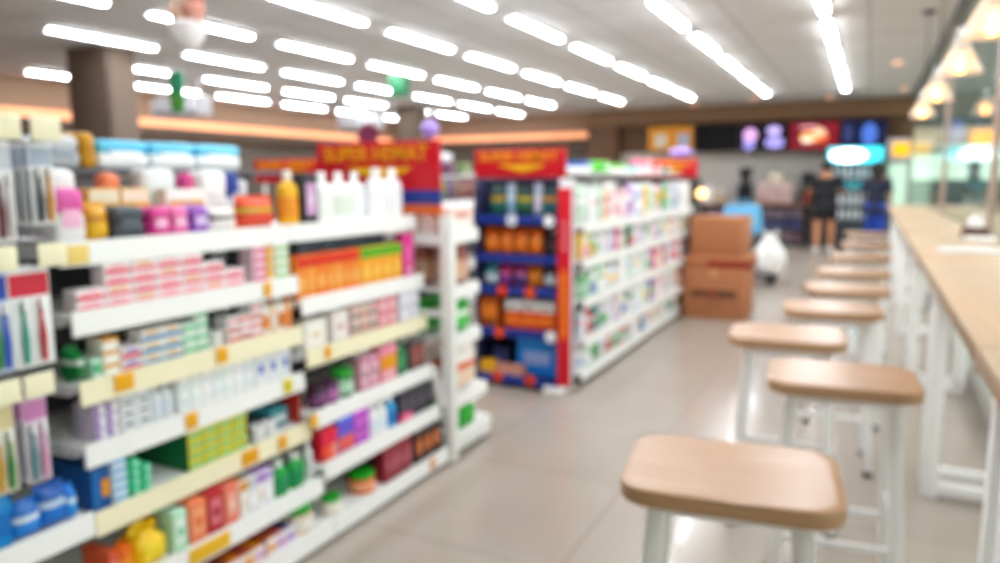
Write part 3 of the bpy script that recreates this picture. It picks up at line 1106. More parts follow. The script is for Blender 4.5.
def k_jar(w, h, body, lid, label):
    r = w / 2
    m = MB().lathe([(r * .9, 0), (r, .012), (r, h * .66), (r * .86, h * .74)], mat(body, .25), n=20)
    c = MB().lathe([(r * .93, h * .73), (r * .96, h * .75), (r * .96, h * .97), (r * .88, h)], mat(lid, .3), n=20)
    l = MB().lathe([(r * 1.012, h * .16), (r * 1.018, h * .17), (r * 1.018, h * .58), (r * 1.012, h * .59)], mat(label, .4), n=20)
    return [('body', m.mesh('body'), []), ('lid', c.mesh('lid'), []), ('label', l.mesh('label'), [])]

def k_pouch(w, h, d, c1, c2, c3, seed=0):
    m = MB().pillow(w, h, d, [(0, .12, mat(c1, .3)), (.12, .5, mat(c2, .3)), (.5, .66, mat(c3, .3)), (.66, 1.01, mat(c1, .3))], lump=.05, seed=seed)
    return [('pouch', m.mesh('pouch'), [])]

def k_tube(w, h, body, cap):
    r = w / 2
    bm = bmesh.new()
    rings = []
    n = 16
    for z, rx, ry in ((h * .2, r, r), (h * .5, r * .85, r * 1.02), (h * .8, r * .4, r * 1.08), (h * .95, .002, r * 1.12), (h, .002, r * 1.12)):
        rings.append([bm.verts.new((rx * math.cos(2 * math.pi * q / n), ry * math.sin(2 * math.pi * q / n), z)) for q in range(n)])
    for a, b in zip(rings, rings[1:]):
        for q in range(n):
            bm.faces.new((a[q], a[(q + 1) % n], b[(q + 1) % n], b[q]))
    bm.faces.new(rings[0][::-1])
    bm.faces.new(rings[-1])
    m = MB()
    m._merge(bm, mat(body, .3), True)
    c = MB().lathe([(r * .8, 0), (r * .86, .004), (r * .9, h * .2), (r * .5, h * .205)], mat(cap, .3), n=16)
    return [('tube_body', m.mesh('tube_body'), []), ('cap', c.mesh('cap'), [])]

def k_pack(w, h, d, c1, c2, c3):
    """soft wrapped multipack: rounded block with a coloured band over a second colour"""
    m = MB()
    m.box(-d / 2, d / 2, -w / 2, w / 2, 0, h * .58, mat(c1, .35), min(.02, h * .2), 3)
    m.box(-d / 2, d / 2, -w / 2, w / 2, h * .5, h, mat(c2, .35), min(.025, h * .22), 3)
    m.box(d / 2 - .004, d / 2 + .0015, -w * .3, w * .3, h * .3, h * .62, mat(c3, .4), .004)
    for s in (-1, 1):
        m.prism([(-d * .3, h * .2), (d * .3, h * .2), (.0, h * .55)], 'Y', s * w / 2 - .002, s * w / 2 + .002, mat(c1, .4))
    return [('pack', m.mesh('pack'), [])]

def k_cup(w, h, body, lid):
    r = w / 2
    m = MB().lathe([(r * .74, 0), (r * .76, .004), (r * .97, h * .9)], mat(body, .35), n=18)
    c = MB().lathe([(r, h * .89), (r * 1.02, h * .92), (r * 1.0, h), (r * .2, h)], mat(lid, .3), n=18)
    return [('body', m.mesh('body'), []), ('lid', c.mesh('lid'), [])]

def k_jug(w, h, d, body, cap, label):
    m = MB()
    m.box(-d / 2, d / 2, -w / 2, w / 2, 0, h * .72, mat(body, .3), .025, 3)
    m.box(-d * .4, d * .4, -w * .42, w * .42, h * .6, h * .84, mat(body, .3), .03, 3, taper=.6)
    m.tube([(0, -w * .35, h * .74), (0, -w * .3, h * .93), (0, 0, h * .97), (0, w * .2, h * .84)], .012, mat(body, .3))
    c = MB().lathe([(.024, h * .82), (.026, h * .97), (.02, h)], mat(cap, .3), o=(0, w * .22, 0), n=14)
    l = MB().box(d / 2 - .002, d / 2 + .002, -w * .34, w * .34, h * .18, h * .56, mat(label, .4), .0015)
    return [('body', m.mesh('body'), []), ('cap', c.mesh('cap'), []), ('label', l.mesh('label'), [])]

def k_card(w, h, back, top, brush1, brush2):
    """hanging card with two brushes under a clear blister; origin at the hang hole"""
    m = MB().box(-.0015, .0015, -w / 2, w / 2, -h, .0, mat(back, .4), .001)
    m.box(.0012, .0022, -w * .47, w * .47, -h * .28, -.012, mat(top, .4))
    parts = [('card', m.mesh('card'), [])]
    for y, c in ((-w * .22, brush1), (w * .2, brush2)):
        b = MB().tube([(.009, y, -h * .95), (.011, y, -h * .7), (.009, y, -h * .5), (.009, y, -h * .33)], [.006, .0075, .004, .005], mat(c, .3), 8)
        b.box(.012, .022, y - .005, y + .005, -h * .42, -h * .3, mat('#f4f4f4', .6), .002)
        parts.append(('brush', b.mesh('brush'), []))
    return parts

def instance(defn, name, label, cat, loc, rz=0.0, group=None):
    if len(defn) == 1:
        o = link(name, defn[0][1])
        o.location = loc
        o.rotation_euler = (0, 0, rz)
        return tag(o, label, cat, group)
    o = thing(name, label, cat, loc, rz, group)
    for n, me, _ in defn:
        link(n, me, o)
    return o

# ------------------------------------------------------------------ shelving
def shelving(name, label, w, loc, rz, shelves, height, panel, group=None, hooks=False, tagcol=True, base_h=.06, cat='shelf unit', deck=None):
    """local +X is the front, the back panel stands at x=0; shelves = (front x, z, rail material)"""
    o = thing(name, label, cat, loc, rz, group)
    b = MB()
    b.box(-.015, .015, -w / 2 + .002, w / 2 - .002, .02, height, panel, .003)
    b.build('back_panel', o)
    for s in (-1, 1):
        u = MB().box(-.02, .03, s * (w / 2 - .017) - .015, s * (w / 2 - .017) + .015, 0, height + .02, M_SHELF, .004)
        for k in range(12):
            zz = .2 + k * (height - .3) / 12
            u.box(.029, .0315, s * (w / 2 - .017) - .004, s * (w / 2 - .017) + .004, zz, zz + .03, M_DGREY)
        u.build('upright', o)
    for i, (xf, z, rm) in enumerate(shelves):
        base = (i == len(shelves) - 1)
        m = MB()
        m.box(.032, xf - .012, -w / 2 + .003, w / 2 - .003, z - .018, z, M_SHELF, .003)
        if base:
            m.box(.03, xf - .05, -w / 2 + .01, w / 2 - .01, .0, z - .018, M_DGREY)
        else:
            for s in (-1, 1):
                m.prism([(.03, z - .018), (xf - .02, z - .018), (xf - .06, z - .035), (.03, z - .045)], 'Y', s * (w / 2 - .008) - .003, s * (w / 2 - .008) + .003, M_SHELF)
        sh = m.build('shelf', o)
        r = MB()
        z0 = max(z - .055, .012)
        r.prism([(xf - .012, z0), (xf, z0), (xf - .004, z + .012), (xf - .012, z + .012)], 'Y', -w / 2 + .002, w / 2 - .002, rm)
        r.build('price_rail', sh)
    if deck:
        MB().box(-.23, deck, -w / 2 + .002, w / 2 - .002, 1.385, 1.4, M_SHELF, .004).build('top_deck', o)
    return o

XB = -2.3                                     # back panel of the front gondola
S1 = [(-1.90, 1.18), (-1.87, .995), (-1.86, .805), (-1.86, .63), (-1.84, .44), (-1.79, .232), (-1.74, .072)]
S2 = [(-1.90, 1.18), (-1.86, .906), (-1.845, .708), (-1.82, .475), (-1.78, .28), (-1.74, .072)]
RM1 = [M_RAILW, M_RAILW, M_RAILC, M_RAILW, M_RAILC, M_RAILW, M_RAILW]
RM2 = [M_RAILW, M_RAILW, M_RAILC, M_RAILW, M_RAILW, M_RAILW]
PANEL = mat('#4f4c52', .6)
shelving('shelf_unit', 'near white shelf unit of the front gondola with seven shelves', .876, (XB, 1.66, 0), 0,
         [(x - XB, z, m) for (x, z), m in zip(S1, RM1)], 1.36, PANEL, 'front gondola units')
far_unit = shelving('shelf_unit', 'far white shelf unit of the front gondola next to the white end rack', .846, (XB, 2.523, 0), 0,
         [(x - XB, z, m) for (x, z), m in zip(S2, RM2)], 1.2, PANEL, 'front gondola units')

# hook unit at the near end
hk = thing('hook_unit', 'dark pegboard unit with hooks at the near end of the gondola', 'shelf unit', (XB, .78, 0))
pb = MB().box(-.015, .015, -.435, .435, .02, 1.5, M_DGREY, .003)
for iy in range(10):
    for iz in range(14):
        pb.box(.0145, .0165, -.4 + iy * .087, -.392 + iy * .087, .5 + iz * .07, .508 + iz * .07, M_BLACK)
pb.build('back_panel', hk)
for s in (-1, 1):
    MB().box(-.02, .03, s * .42 - .015, s * .42 + .015, 0, 1.52, M_SHELF, .004).build('upright', hk)
for xf, z, rm in ((.47, .455, M_RAILW), (.56, .072, M_RAILW)):
    sh = MB().box(.032, xf - .012, -.432, .432, z - .018, z, M_SHELF, .003).build('shelf', hk)
    MB().prism([(xf - .012, max(.012, z - .055)), (xf, max(.012, z - .055)), (xf - .004, z + .012), (xf - .012, z + .012)], 'Y', -.432, .432, rm).build('price_rail', sh)
HOOKS = [(.86, 1.45), (1.035, 1.45), (1.13, 1.45), (.86, 1.15), (1.0, 1.15), (1.12, 1.15), (.88, .84), (.98, .84), (1.06, .84)]
for y, z in HOOKS:
    h = MB().tube([(.015, y - .78, z), (.5, y - .78, z), (.525, y - .78, z + .004)], .0035, M_CHROME, 8).tube([(.015, y - .78, z + .05), (.53, y - .78, z + .05)], .003, M_CHROME, 8).build('hook', hk)
    MB().box(.53, .536, y - .78 - .036, y - .78 + .036, z - .022 + .02, z + .055, mat('#faf4d8', .35), .004).build('price_plate', h)

CARDS = [(.86, 1.45, .12, .235, '#e7e2e6', '#e2549a', '#d23c86', '#e78a1e', 'magenta and orange'), (1.035, 1.45, .05, .235, '#efeef2', '#c8ccd8', '#6a2f3c', '#ddd6da', 'slim white striped'),
         (1.13, 1.45, .06, .2, '#e6e9ee', '#aab6c6', '#2c3038', '#e0a028', 'white and slate'),
         (.86, 1.15, .1, .24, '#e8ecf2', '#3552a8', '#e070b0', '#e5742a', 'blue topped'), (1.0, 1.15, .045, .24, '#c8d6ee', '#2f4fa6', '#3f8f5a', '#4a6fd0', 'slim blue'),
         (1.075, 1.15, .1, .24, '#eef0f2', '#d03a52', '#3aa08c', '#c23a4a', 'red topped white'),
         (.88, .84, .08, .25, '#c9b0a8', '#b4493e', '#c96a2a', '#b02a36', 'rust and red'), (.98, .84, .06, .22, '#e3dccb', '#ded0a6', '#cfa94c', '#3f8a4c', 'cream and yellow'),
         (1.06, .84, .06, .22, '#d8cbd8', '#c98ab8', '#5f8f98', '#d8a0c0', 'mauve and grey')]
for i, (y, z, w, h, a, b, c, d, lab) in enumerate(CARDS):
    for q in range(3 if w > .055 else 2):
        xx = XB + .50 - q * .035
        instance(kit('card', w, h, a, b, c, d), 'toothbrush_card', '%s toothbrush card, %s on its hook, %s row of hooks' % (lab, ('front one', 'behind the front one', 'third back')[q], ('upper', 'middle', 'lower')[i // 3]),
                 'toothbrush card', (xx, y, z - .004), 0, 'carded brushes on the hooks')
gp = MB().pillow(.13, .16, .06, [(0, 1.01, mat('#6f7478', .5))], seed=5)
o = gp.build('pouch')
tag(o, 'grey pouch at the top of the hook unit, next to the pink pad pack', 'pouch')
o.location = (-1.985, 1.135, 1.218)
LX, LY, LZ = .02, .355, 1.205
w_ = MB()
for q in range(6):
    w_.tube([(LX, LY - .06 + .024 * q, LZ), (LX + .36, LY - .06 + .024 * q, LZ)], .003, M_CHROME, 8)
w_.tube([(LX + .36, LY - .065, LZ), (LX + .36, LY + .065, LZ)], .004, M_CHROME, 8).tube([(LX, LY - .065, LZ), (LX, LY + .065, LZ)], .004, M_CHROME, 8)
w_.build('wire_ledge', hk)

# price tickets on the rails
def ticket(px, X, z, c, unit, word, w=.045):
    y = on_x(px, 300, X).y
    o = MB().box(X - .001, X + .003, y - w / 2, y + w / 2, z - .045, z + .005, mat(c, .4), .001).build('price_ticket')
    return tag(o, '%s price ticket on the %s shelf rail of the %s unit' % (word, unit[0], unit[1]), 'price ticket', 'price tickets on the shelf rails')
NF, FF = 'near front gondola', 'far front gondola'
ticket(118, -1.858, .81, '#f2b419', ('third', NF), 'yellow', .06)
ticket(219, -1.858, .81, '#f2b419', ('third', NF), 'second yellow')
ticket(184, -1.858, .63, '#f2b419', ('fourth', NF), 'yellow')
ticket(284, -1.858, .63, '#e3d23a', ('fourth', NF), 'lemon')
ticket(80, -1.868, 1.18, '#f2d98a', ('top', NF), 'pale yellow', .07)
ticket(268, -1.868, .995, '#f2b419', ('second', NF), 'yellow', .035)
for px, wd in ((238, 'first yellow'), (246, 'second yellow'), (276, 'third yellow')):
    ticket(px, -1.838, .44, '#efb224', ('fifth', NF), wd, .04)
ticket(195, -1.788, .232, '#f0c23a', ('sixth', NF), 'long yellow', .16)
ticket(326, -1.843, .712, '#f2b419', ('third', FF), 'yellow', .035)
ticket(309, -1.818, .475, '#f2c04a', ('fourth', FF), 'yellow', .045)
ticket(430, -1.738, .072, '#e6b894', ('lowest', FF), 'peach', .05)

SHN = {1: ['top', 'second', 'third', 'fourth', 'fifth', 'sixth', 'lowest'], 2: ['top', 'second', 'third', 'fourth', 'fifth', 'lowest']}
USED = {}
def row(bay, s, kind, px0, px1, n, tiers, h, d, args, desc, name, cat, back=0.03, gap=.96, up=0.0, under=None, zr=0.0):
    """n items side by side between two picture columns at the shelf front; tiers = int or list of stack heights"""
    X, z = (S1 if bay == 1 else S2)[s - 1]
    X -= back
    y0, y1 = on_x(px0, 300, X).y, on_x(px1, 300, X).y
    lo, hi = ((1.2 if (s == 1) else 1.236, 2.085), (2.112, 2.92))[bay - 1]
    y0, y1 = max(y0, lo), min(y1, hi)
    step = (y1 - y0) / n
    w = round(step * gap, 3)
    if isinstance(tiers, int):
        tiers = [tiers] * n
    where = '%s shelf, %s unit' % (SHN[bay][s - 1], ('near', 'far')[bay - 1])
    if kind in ('jar', 'cup', 'tube'):
        d = w
    tot = sum(tiers)
    for k in range(n):
        for t in range(tiers[k]):
            a = [x[(k + t) % len(x)] if isinstance(x, list) else x for x in args]
            ds = desc[(k + t) % len(desc)] if isinstance(desc, list) else desc
            defn = kit(kind, *({'carton': (w, h, d), 'bottle': (w, h, d), 'jar': (w, h), 'pouch': (w, h, d), 'tube': (w, h), 'pack': (w, h, d), 'cup': (w, h), 'jug': (w, h, d)}[kind] + tuple(a)))
            if tot == 1:
                lab = '%s on the %s' % (ds, where.replace(', ', ' of the '))
            elif max(tiers) == 1:
                lab = '%s, %s along on the %s' % (ds, ORD[k], where)
            else:
                lab = '%s, %s stack, %s up, %s' % (ds, ORD[k], ORD[t], where)
            instance(defn, name, lab, cat, (X - d / 2, y0 + step * (k + .5), z + .0005 + up + t * (h + .001)), zr, None if tot == 1 else '%ss on the %s' % (name.replace('_', ' '), where))
W = '#f3f2f0'
# --- near unit
row(1, 1, 'pack', 62, 95, 1, 1, .155, .16, ('#e9e6e8', '#e56fb6', '#f7c3df'), 'pink and white pad pack', 'pad_pack', 'pack', back=.04)
row(1, 1, 'pouch', 96, 119, 1, 1, .115, .07, ('#e0a91e', '#e8b92c', '#c98a1a'), 'mustard yellow pouch', 'snack_pouch', 'pouch')
row(1, 1, 'pack', 120, 153, 1, 1, .10, .12, ('#3d434c', '#454b55', '#5b626d'), 'dark grey patterned pad pack', 'pad_pack', 'pack')
row(1, 1, 'pack', 157, 196, 2, 1, .095, .10, (['#dc4c9b', '#e877b4'], ['#e05aa4', '#ef8cc0'], '#f6c4de'), ['deep pink pad pack', 'light pink pad pack'], 'pad_pack', 'pack')
row(1, 1, 'pack', 197, 216, 1, 1, .095, .10, ('#9a5fc0', '#a873cc', '#e0cdee'), 'purple pad pack', 'pad_pack', 'pack')
row(1, 1, 'pouch', 219, 246, 1, 1, .085, .08, ('#e6dfd8', '#efeae4', '#2f2b2a'), 'cream pouch with black band', 'snack_pouch', 'pouch')
row(1, 1, 'pouch', 248, 286, 1, 1, .12, .09, ('#e2653a', '#e0583c', '#c9b03a'), 'big orange red pouch', 'snack_pouch', 'pouch')
row(1, 1, 'carton', 96, 158, 2, 1, .15, .05, ('#e9b733', '#f3ead2', 'top', '#d99a20'), 'yellow edged carton standing behind the small packs', 'carton', 'box', back=.16)
row(1, 1, 'carton', 172, 212, 1, 1, .145, .05, ('#f0ece6', '#e2ab30', 'band', '#ffffff'), 'yellow banded white carton behind the pink packs', 'carton', 'box', back=.16)
row(1, 1, 'pack', 60, 88, 1, 1, .21, .09, ('#e7e9ec', '#f0f1f3', '#cfd3d8'), 'tall white pack behind the pink pad pack', 'tissue_pack', 'pack', back=.23)
row(1, 1, 'pack', 112, 132, 1, 1, .2, .06, ('#8a5a50', '#e6855e', '#f3c0a4'), 'orange topped pack behind the yellow cartons', 'tissue_pack', 'pack', back=.24)
row(1, 1, 'pack', 150, 186, 1, 1, .215, .08, ('#eceff0', '#e2e6e6', '#c6d0c8'), 'white grey pack behind the pink pad packs', 'tissue_pack', 'pack', back=.24)
row(1, 1, 'pack', 193, 203, 1, 1, .2, .06, ('#6a3a5a', '#e05c9c', '#f0a0c8'), 'pink topped plum pack at the back', 'tissue_pack', 'pack', back=.24, gap=.86)
row(1, 1, 'pack', 209, 236, 1, 1, .21, .1, ('#f2f3f4', '#fafafa', '#dfe4ea'), 'bright white pack behind the cream pouch', 'tissue_pack', 'pack', back=.20, gap=.92)
row(1, 1, 'pack', 237, 254, 1, 1, .205, .08, ('#e8eaf0', '#2e4fa0', '#d0d8f0'), 'white and navy pack at the back', 'tissue_pack', 'pack', back=.22)
row(1, 1, 'pack', 255, 279, 1, 1, .175, .08, ('#3f7a4a', '#e6e8ea', '#a8c8a8'), 'green and white pack behind the orange pouch', 'tissue_pack', 'pack', back=.22)

row(1, 2, 'carton', 76, 246, 7, [2, 4, 4, 4, 4, 3, 2], .031, .06, (['#faeef0', '#fbf2f3', '#faeef0'], ['#ee7f94', '#ec7088', '#f098a6'], 'low', ['#f4b8c2', '#f4b8c2', '#e6b84a']), 'pink soap box', 'soap_box', 'box')
row(1, 2, 'carton', 136, 186, 2, 2, .034, .05, ('#e8c25a', '#f6efe2', 'low', '#d99a20'), 'gold soap box behind the pink ones', 'soap_box', 'box', back=.1, up=.0)
row(1, 2, 'carton', 255, 268, 1, 4, .031, .07, ('#f3d6e0', '#df4f90', 'band', '#ffffff'), 'pink striped box', 'soap_box', 'box')
row(1, 2, 'carton', 269, 275, 1, 3, .04, .07, ('#f1b23a', '#f6d27a', 'band', '#ffffff'), 'yellow narrow box', 'soap_box', 'box')
row(1, 2, 'carton', 276, 293, 1, 4, .031, .07, ('#eef3ea', '#9cc47a', 'band', '#ffffff'), 'white and green box', 'soap_box', 'box')

row(1, 3, 'pouch', 57, 84, 1, 1, .1, .1, ('#1f8a4c', '#1a7a42', '#dff0e6'), 'green bag', 'snack_pouch', 'pouch')
row(1, 3, 'carton', 86, 97, 1, 1, .06, .06, ('#bfe2cf', '#62b48a', 'band', '#ffffff'), 'mint green box', 'carton', 'box')
row(1, 3, 'carton', 98, 116, 1, [3], .036, .07, ('#f4eee0', '#e6a828', 'top', '#ffffff'), 'white box with yellow lid edge', 'medicine_box', 'box')
row(1, 3, 'carton', 117, 138, 1, [2], .036, .07, ('#f1e6ea', '#dc6a84', 'low', '#6a86c8'), 'white and pink box', 'medicine_box', 'box')
row(1, 3, 'carton', 139, 180, 2, [3, 3], .036, .07, (W, '#7aa2c4', 'low', '#e6b030'), 'white box with blue foot', 'medicine_box', 'box')
row(1, 3, 'carton', 181, 207, 2, [3, 4], .034, .07, ('#dff0e2', '#7cc49a', 'band', '#ffffff'), 'white and mint green box', 'medicine_box', 'box')
row(1, 3, 'cup', 212, 224, 1, 1, .055, .05, ('#f2f2f2', '#e6eaf0'), 'small white tub', 'tub', 'tub')
row(1, 3, 'carton', 226, 262, 3, [3, 3, 4], .03, .07, (['#f3ecec', '#f0e4e0', '#f4f0f2'], ['#e26a4a', '#c8324a', '#e8a0a8'], 'band', '#ffffff'), ['white and orange box', 'white and crimson box', 'pale rose box'], 'medicine_box', 'box')
row(1, 3, 'bottle', 263, 294, 4, 1, .135, .045, (['#f3ece4', '#efd8c0', '#f4efe8', '#e8b888'], ['#f2f2f0', '#d87a3a'], ['#e89a5a', '#f0e8dc', '#d88a4a']), 'white and orange bottle', 'lotion_bottle', 'bottle')

row(1, 4, 'carton', 84, 110, 2, [3, 3], .034, .09, ('#ddd2e6', '#a98cc4', 'side', '#ffffff'), 'lavender box', 'medicine_box', 'box')
row(1, 4, 'carton', 112, 144, 2, [4, 4], .03, .09, ('#f2f3f4', '#dde4ec', 'low', '#2c2c34'), 'white flat box with dark seam', 'medicine_box', 'box')
row(1, 4, 'bottle', 146, 168, 2, 1, .115, .05, ('#eef2f7', '#f7f8fa', '#dfe7f2'), 'plain white bottle', 'lotion_bottle', 'bottle')
row(1, 4, 'carton', 172, 250, 7, 1, .115, .07, ('#f6f6f6', ['#dfeaf2', '#e6f2ee', '#eeeef4'], 'patch', '#ffffff'), 'tall white box', 'medicine_box', 'box')
row(1, 4, 'carton', 251, 288, 3, 1, .125, .07, ('#f5f5f8', '#e4e8f4', 'patch', '#3c5cc0'), 'tall white box with blue mark', 'medicine_box', 'box')

row(1, 5, 'carton', 62, 97, 1, 1, .125, .2, ('#1d5a96', '#2a74b4', 'side', '#e2a028'), 'deep blue carton', 'carton', 'box')
row(1, 5, 'carton', 98, 114, 1, [5], .026, .08, ('#dceaf4', '#6cb6e2', 'band', '#ffffff'), 'pale blue and white box', 'medicine_box', 'box')
row(1, 5, 'carton', 115, 139, 2, [4, 3], .027, .07, ('#58cfa0', '#1fa878', 'side', '#bfeedd'), 'bright green box', 'medicine_box', 'box')
row(1, 5, 'carton', 178, 240, 4, [4, 4, 4, 4], .0318, .26, ('#126a40', '#dccb1c', 'face', '#58c8a0'), 'yellow box with green stripe', 'soap_box', 'box')
row(1, 5, 'pack', 244, 257, 1, 1, .055, .2, ('#25282f', '#343841', '#4a4f58'), 'black soft pack', 'wipes_pack', 'pack', back=.1)
row(1, 5, 'cup', 250, 274, 2, 1, .06, .05, ('#eef0f4', '#fafafa'), 'white cup with lid', 'tub', 'tub', back=.012)
row(1, 5, 'pack', 263, 289, 1, 1, .075, .24, ('#3a7f8e', '#4a96a4', '#dfe9ea'), 'teal wipes pack', 'wipes_pack', 'pack', back=.08, gap=.84)
row(1, 5, 'carton', 295, 311, 1, 1, .135, .26, ('#c03a22', '#e8562a', 'band', '#f0a020'), 'red carton with orange end', 'carton', 'box', back=.045)

row(1, 6, 'carton', 60, 98, 2, 1, .1, .12, ('#d86a4a', '#e8a08a', 'band', '#ffffff'), 'salmon carton', 'carton', 'box')
row(1, 6, 'jar', 99, 117, 1, 1, .1, .08, ('#e8861e', '#e8761a', '#f2a23a'), 'orange jar', 'jar', 'jar')
row(1, 6, 'jug', 118, 153, 1, 1, .125, .11, ('#f0c400', '#e8b400', '#f6dc4a'), 'bright yellow jug', 'jug', 'jug')
row(1, 6, 'carton', 157, 173, 1, 1, .128, .09, ('#bfe6cc', '#e6f6ea', 'patch', '#8cc8a4'), 'mint green carton', 'carton', 'box')
row(1, 6, 'carton', 175, 194, 1, 1, .135, .09, ('#f0936c', '#f6b08c', 'patch', '#e87a52'), 'peach carton', 'carton', 'box')
row(1, 6, 'carton', 195, 212, 1, 1, .14, .09, ('#c43a44', '#e08a94', 'patch', '#a8283a'), 'crimson carton', 'carton', 'box')
row(1, 6, 'carton', 213, 228, 1, 1, .135, .09, ('#ee8f78', '#f4b4a0', 'patch', '#f6d6c8'), 'coral carton', 'carton', 'box')
row(1, 6, 'carton', 229, 265, 4, 1, .125, .08, (['#f3f1ee', '#e8e9ea', '#f4f2f4', '#eceaf2'], ['#e0a24a', '#c9cdd4', '#b08ad0', '#c0a8dc'], 'top', ['#efe2d6', '#ffffff']), ['white carton with amber top', 'white carton with grey top', 'white carton with lavender top', 'pale carton with lilac top'], 'carton', 'box')
row(1, 6, 'bottle', 267, 301, 2, 1, .125, .06, ('#1d9a4a', '#eef2ee', '#128a5a'), 'green bottle with white cap', 'shampoo_bottle', 'bottle')
row(1, 6, 'bottle', 303, 316, 1, 1, .15, .05, ('#f6f6f6', '#fafafa', '#eef0f2'), 'plain white bottle', 'lotion_bottle', 'bottle')

row(1, 7, 'carton', 190, 252, 5, 1, .062, .36, (['#c96f1e', '#8a4a3a', '#c4761e', '#a0453c', '#c8801e'], ['#f4e6ea', '#f0e0c8'], 'face', ['#d8a8d0', '#e89a3a']), ['orange wafer carton', 'maroon wafer carton'], 'wafer_carton', 'box')
row(1, 7, 'carton', 254, 284, 3, 1, .066, .34, (['#a5552a', '#a04a44', '#3d4468'], ['#f4eee8', '#f0e6f0', '#efeaf4'], 'face', ['#e0a050', '#c890c0', '#b090c8']), ['brown wafer carton', 'brick wafer carton', 'navy wafer carton'], 'wafer_carton', 'box')
row(1, 7, 'jar', 287, 311, 1, 1, .1, .08, ('#f0d8c0', '#1f9a2c', '#f3ece2'), 'jar with green lid', 'jar', 'jar')

# --- far unit
row(2, 1, 'bottle', 286, 306, 1, 1, .21, .06, ('#f0b400', '#f3efe6', '#f0a01e'), 'yellow bottle with white cap', 'shampoo_bottle', 'bottle')
row(2, 1, 'carton', 308, 322, 1, 1, .2, .06, ('#2c2a33', '#d9b0d8', 'patch', '#efd8ee'), 'black carton with lilac label', 'carton', 'box')
row(2, 1, 'bottle', 323, 371, 3, 1, .205, .065, ('#f7f7f6', '#fafafa', ['#f5f6f5', '#e6efe2']), 'white shampoo bottle', 'shampoo_bottle', 'bottle')
row(2, 1, 'bottle', 377, 408, 2, 1, .225, .07, ('#f8f8f8', '#fafafa', '#f4f4f8'), 'large white shampoo bottle', 'shampoo_bottle', 'bottle')
row(2, 1, 'carton', 323, 372, 2, 1, .15, .05, ('#274a6a', '#3a6a8a', 'band', '#ffffff'), 'navy carton behind the white bottles', 'carton', 'box', back=.2)

row(2, 2, 'carton', 296, 361, 7, 1, .165, .05, (['#f29a42', '#f4a850', '#f19038'], '#e0402a', 'top', ['#f7c27a', '#f6b868']), 'orange sachet box with red top', 'sachet_box', 'box')
row(2, 2, 'carton', 362, 403, 4, 1, .165, .05, ('#f5b23a', '#4fae2e', 'top', '#f8d070'), 'yellow sachet box with green top', 'sachet_box', 'box')
row(2, 2, 'carton', 405, 415, 1, 1, .2, .05, ('#e2489c', '#ee7ab8', 'band', '#f6c0dc'), 'magenta carton standing upright', 'carton', 'box')
row(2, 2, 'carton', 300, 395, 4, 1, .205, .1, ('#5d6b78', '#49637c', 'band', '#6f8694'), 'slate carton behind the orange boxes', 'carton', 'box', back=.2)

row(2, 3, 'carton', 303, 326, 1, 1, .115, .05, ('#f2ece2', '#faf7f2', 'patch', '#e8d8c0'), 'cream carton', 'carton', 'box')
row(2, 3, 'carton', 331, 348, 1, 1, .125, .05, ('#efe6e2', '#f6efee', 'patch', '#d8b8b0'), 'pale rose carton', 'carton', 'box')
row(2, 3, 'carton', 351, 377, 3, 1, .13, .05, (['#e2c0c0', '#d8c8b4', '#e0b8bc'], ['#7a8a6a', '#d88a90', '#8a9a7a'], 'stripe', '#f4e8e4'), 'rose and sage striped carton', 'carton', 'box')
row(2, 3, 'carton', 378, 397, 2, 1, .135, .05, ('#eba8b0', '#f4ccd2', 'patch', '#d84a6a'), 'pink carton', 'carton', 'box')
row(2, 3, 'carton', 400, 421, 2, 1, .14, .05, ('#e6e4f0', '#f2f1f8', 'patch', '#c0c4dc'), 'pale lilac carton', 'carton', 'box')

row(2, 4, 'jar', 313, 340, 2, 1, .09, .07, (['#4a3048', '#8a4a80'], ['#3a2636', '#5a3a58'], ['#7a4a74', '#b87ab0']), 'dark purple jar', 'jar', 'jar')
row(2, 4, 'jar', 340, 356, 1, 1, .115, .06, ('#5a8a68', '#3fae4c', '#bfe0c4'), 'green cream jar', 'jar', 'jar')
row(2, 4, 'carton', 358, 377, 2, 1, .14, .05, ('#d8a0b4', '#f0c8d4', 'patch', '#8a7a84'), 'pink floral carton', 'carton', 'box')
row(2, 4, 'carton', 378, 396, 1, 1, .16, .05, ('#ec9aae', '#f2a81e', 'band', '#f6d4da'), 'pink carton with yellow band', 'carton', 'box')
row(2, 4, 'bottle', 397, 407, 1, 1, .17, .045, ('#2f7a52', '#2a5a42', '#4a9a6a'), 'dark green bottle', 'shampoo_bottle', 'bottle')
row(2, 4, 'carton', 410, 424, 2, 1, .13, .05, ('#6a5a5e', '#c0583a', 'patch', '#8a8084'), 'grey brown carton', 'carton', 'box')

row(2, 5, 'carton', 316, 333, 2, 1, .12, .05, (['#d8304a', '#e84a5a'], ['#f0603a', '#f8a090'], 'low', '#e82a6a'), 'red carton', 'carton', 'box')
row(2, 5, 'carton', 334, 350, 2, 1, .135, .05, ('#6a7ae0', '#f07a6a', 'low', '#8a5ad0'), 'violet blue carton with coral foot', 'carton', 'box')
row(2, 5, 'carton', 351, 366, 2, 1, .135, .05, ('#c860d0', '#e08ae0', 'patch', '#a03ab8'), 'orchid carton', 'carton', 'box')
row(2, 5, 'bottle', 368, 386, 2, 1, .136, .05, ('#f2f4f6', '#f6f6f6', '#e2eef6'), 'white bottle', 'lotion_bottle', 'bottle')
row(2, 5, 'bottle', 387, 395, 1, 1, .137, .045, ('#4aa8de', '#f2f4f6', '#2a88cc'), 'sky blue bottle with white cap', 'lotion_bottle', 'bottle')
row(2, 5, 'carton', 397, 431, 4, 1, .135, .05, ('#2e2b33', '#4a4650', 'patch', '#6a6470'), 'black carton', 'carton', 'box')
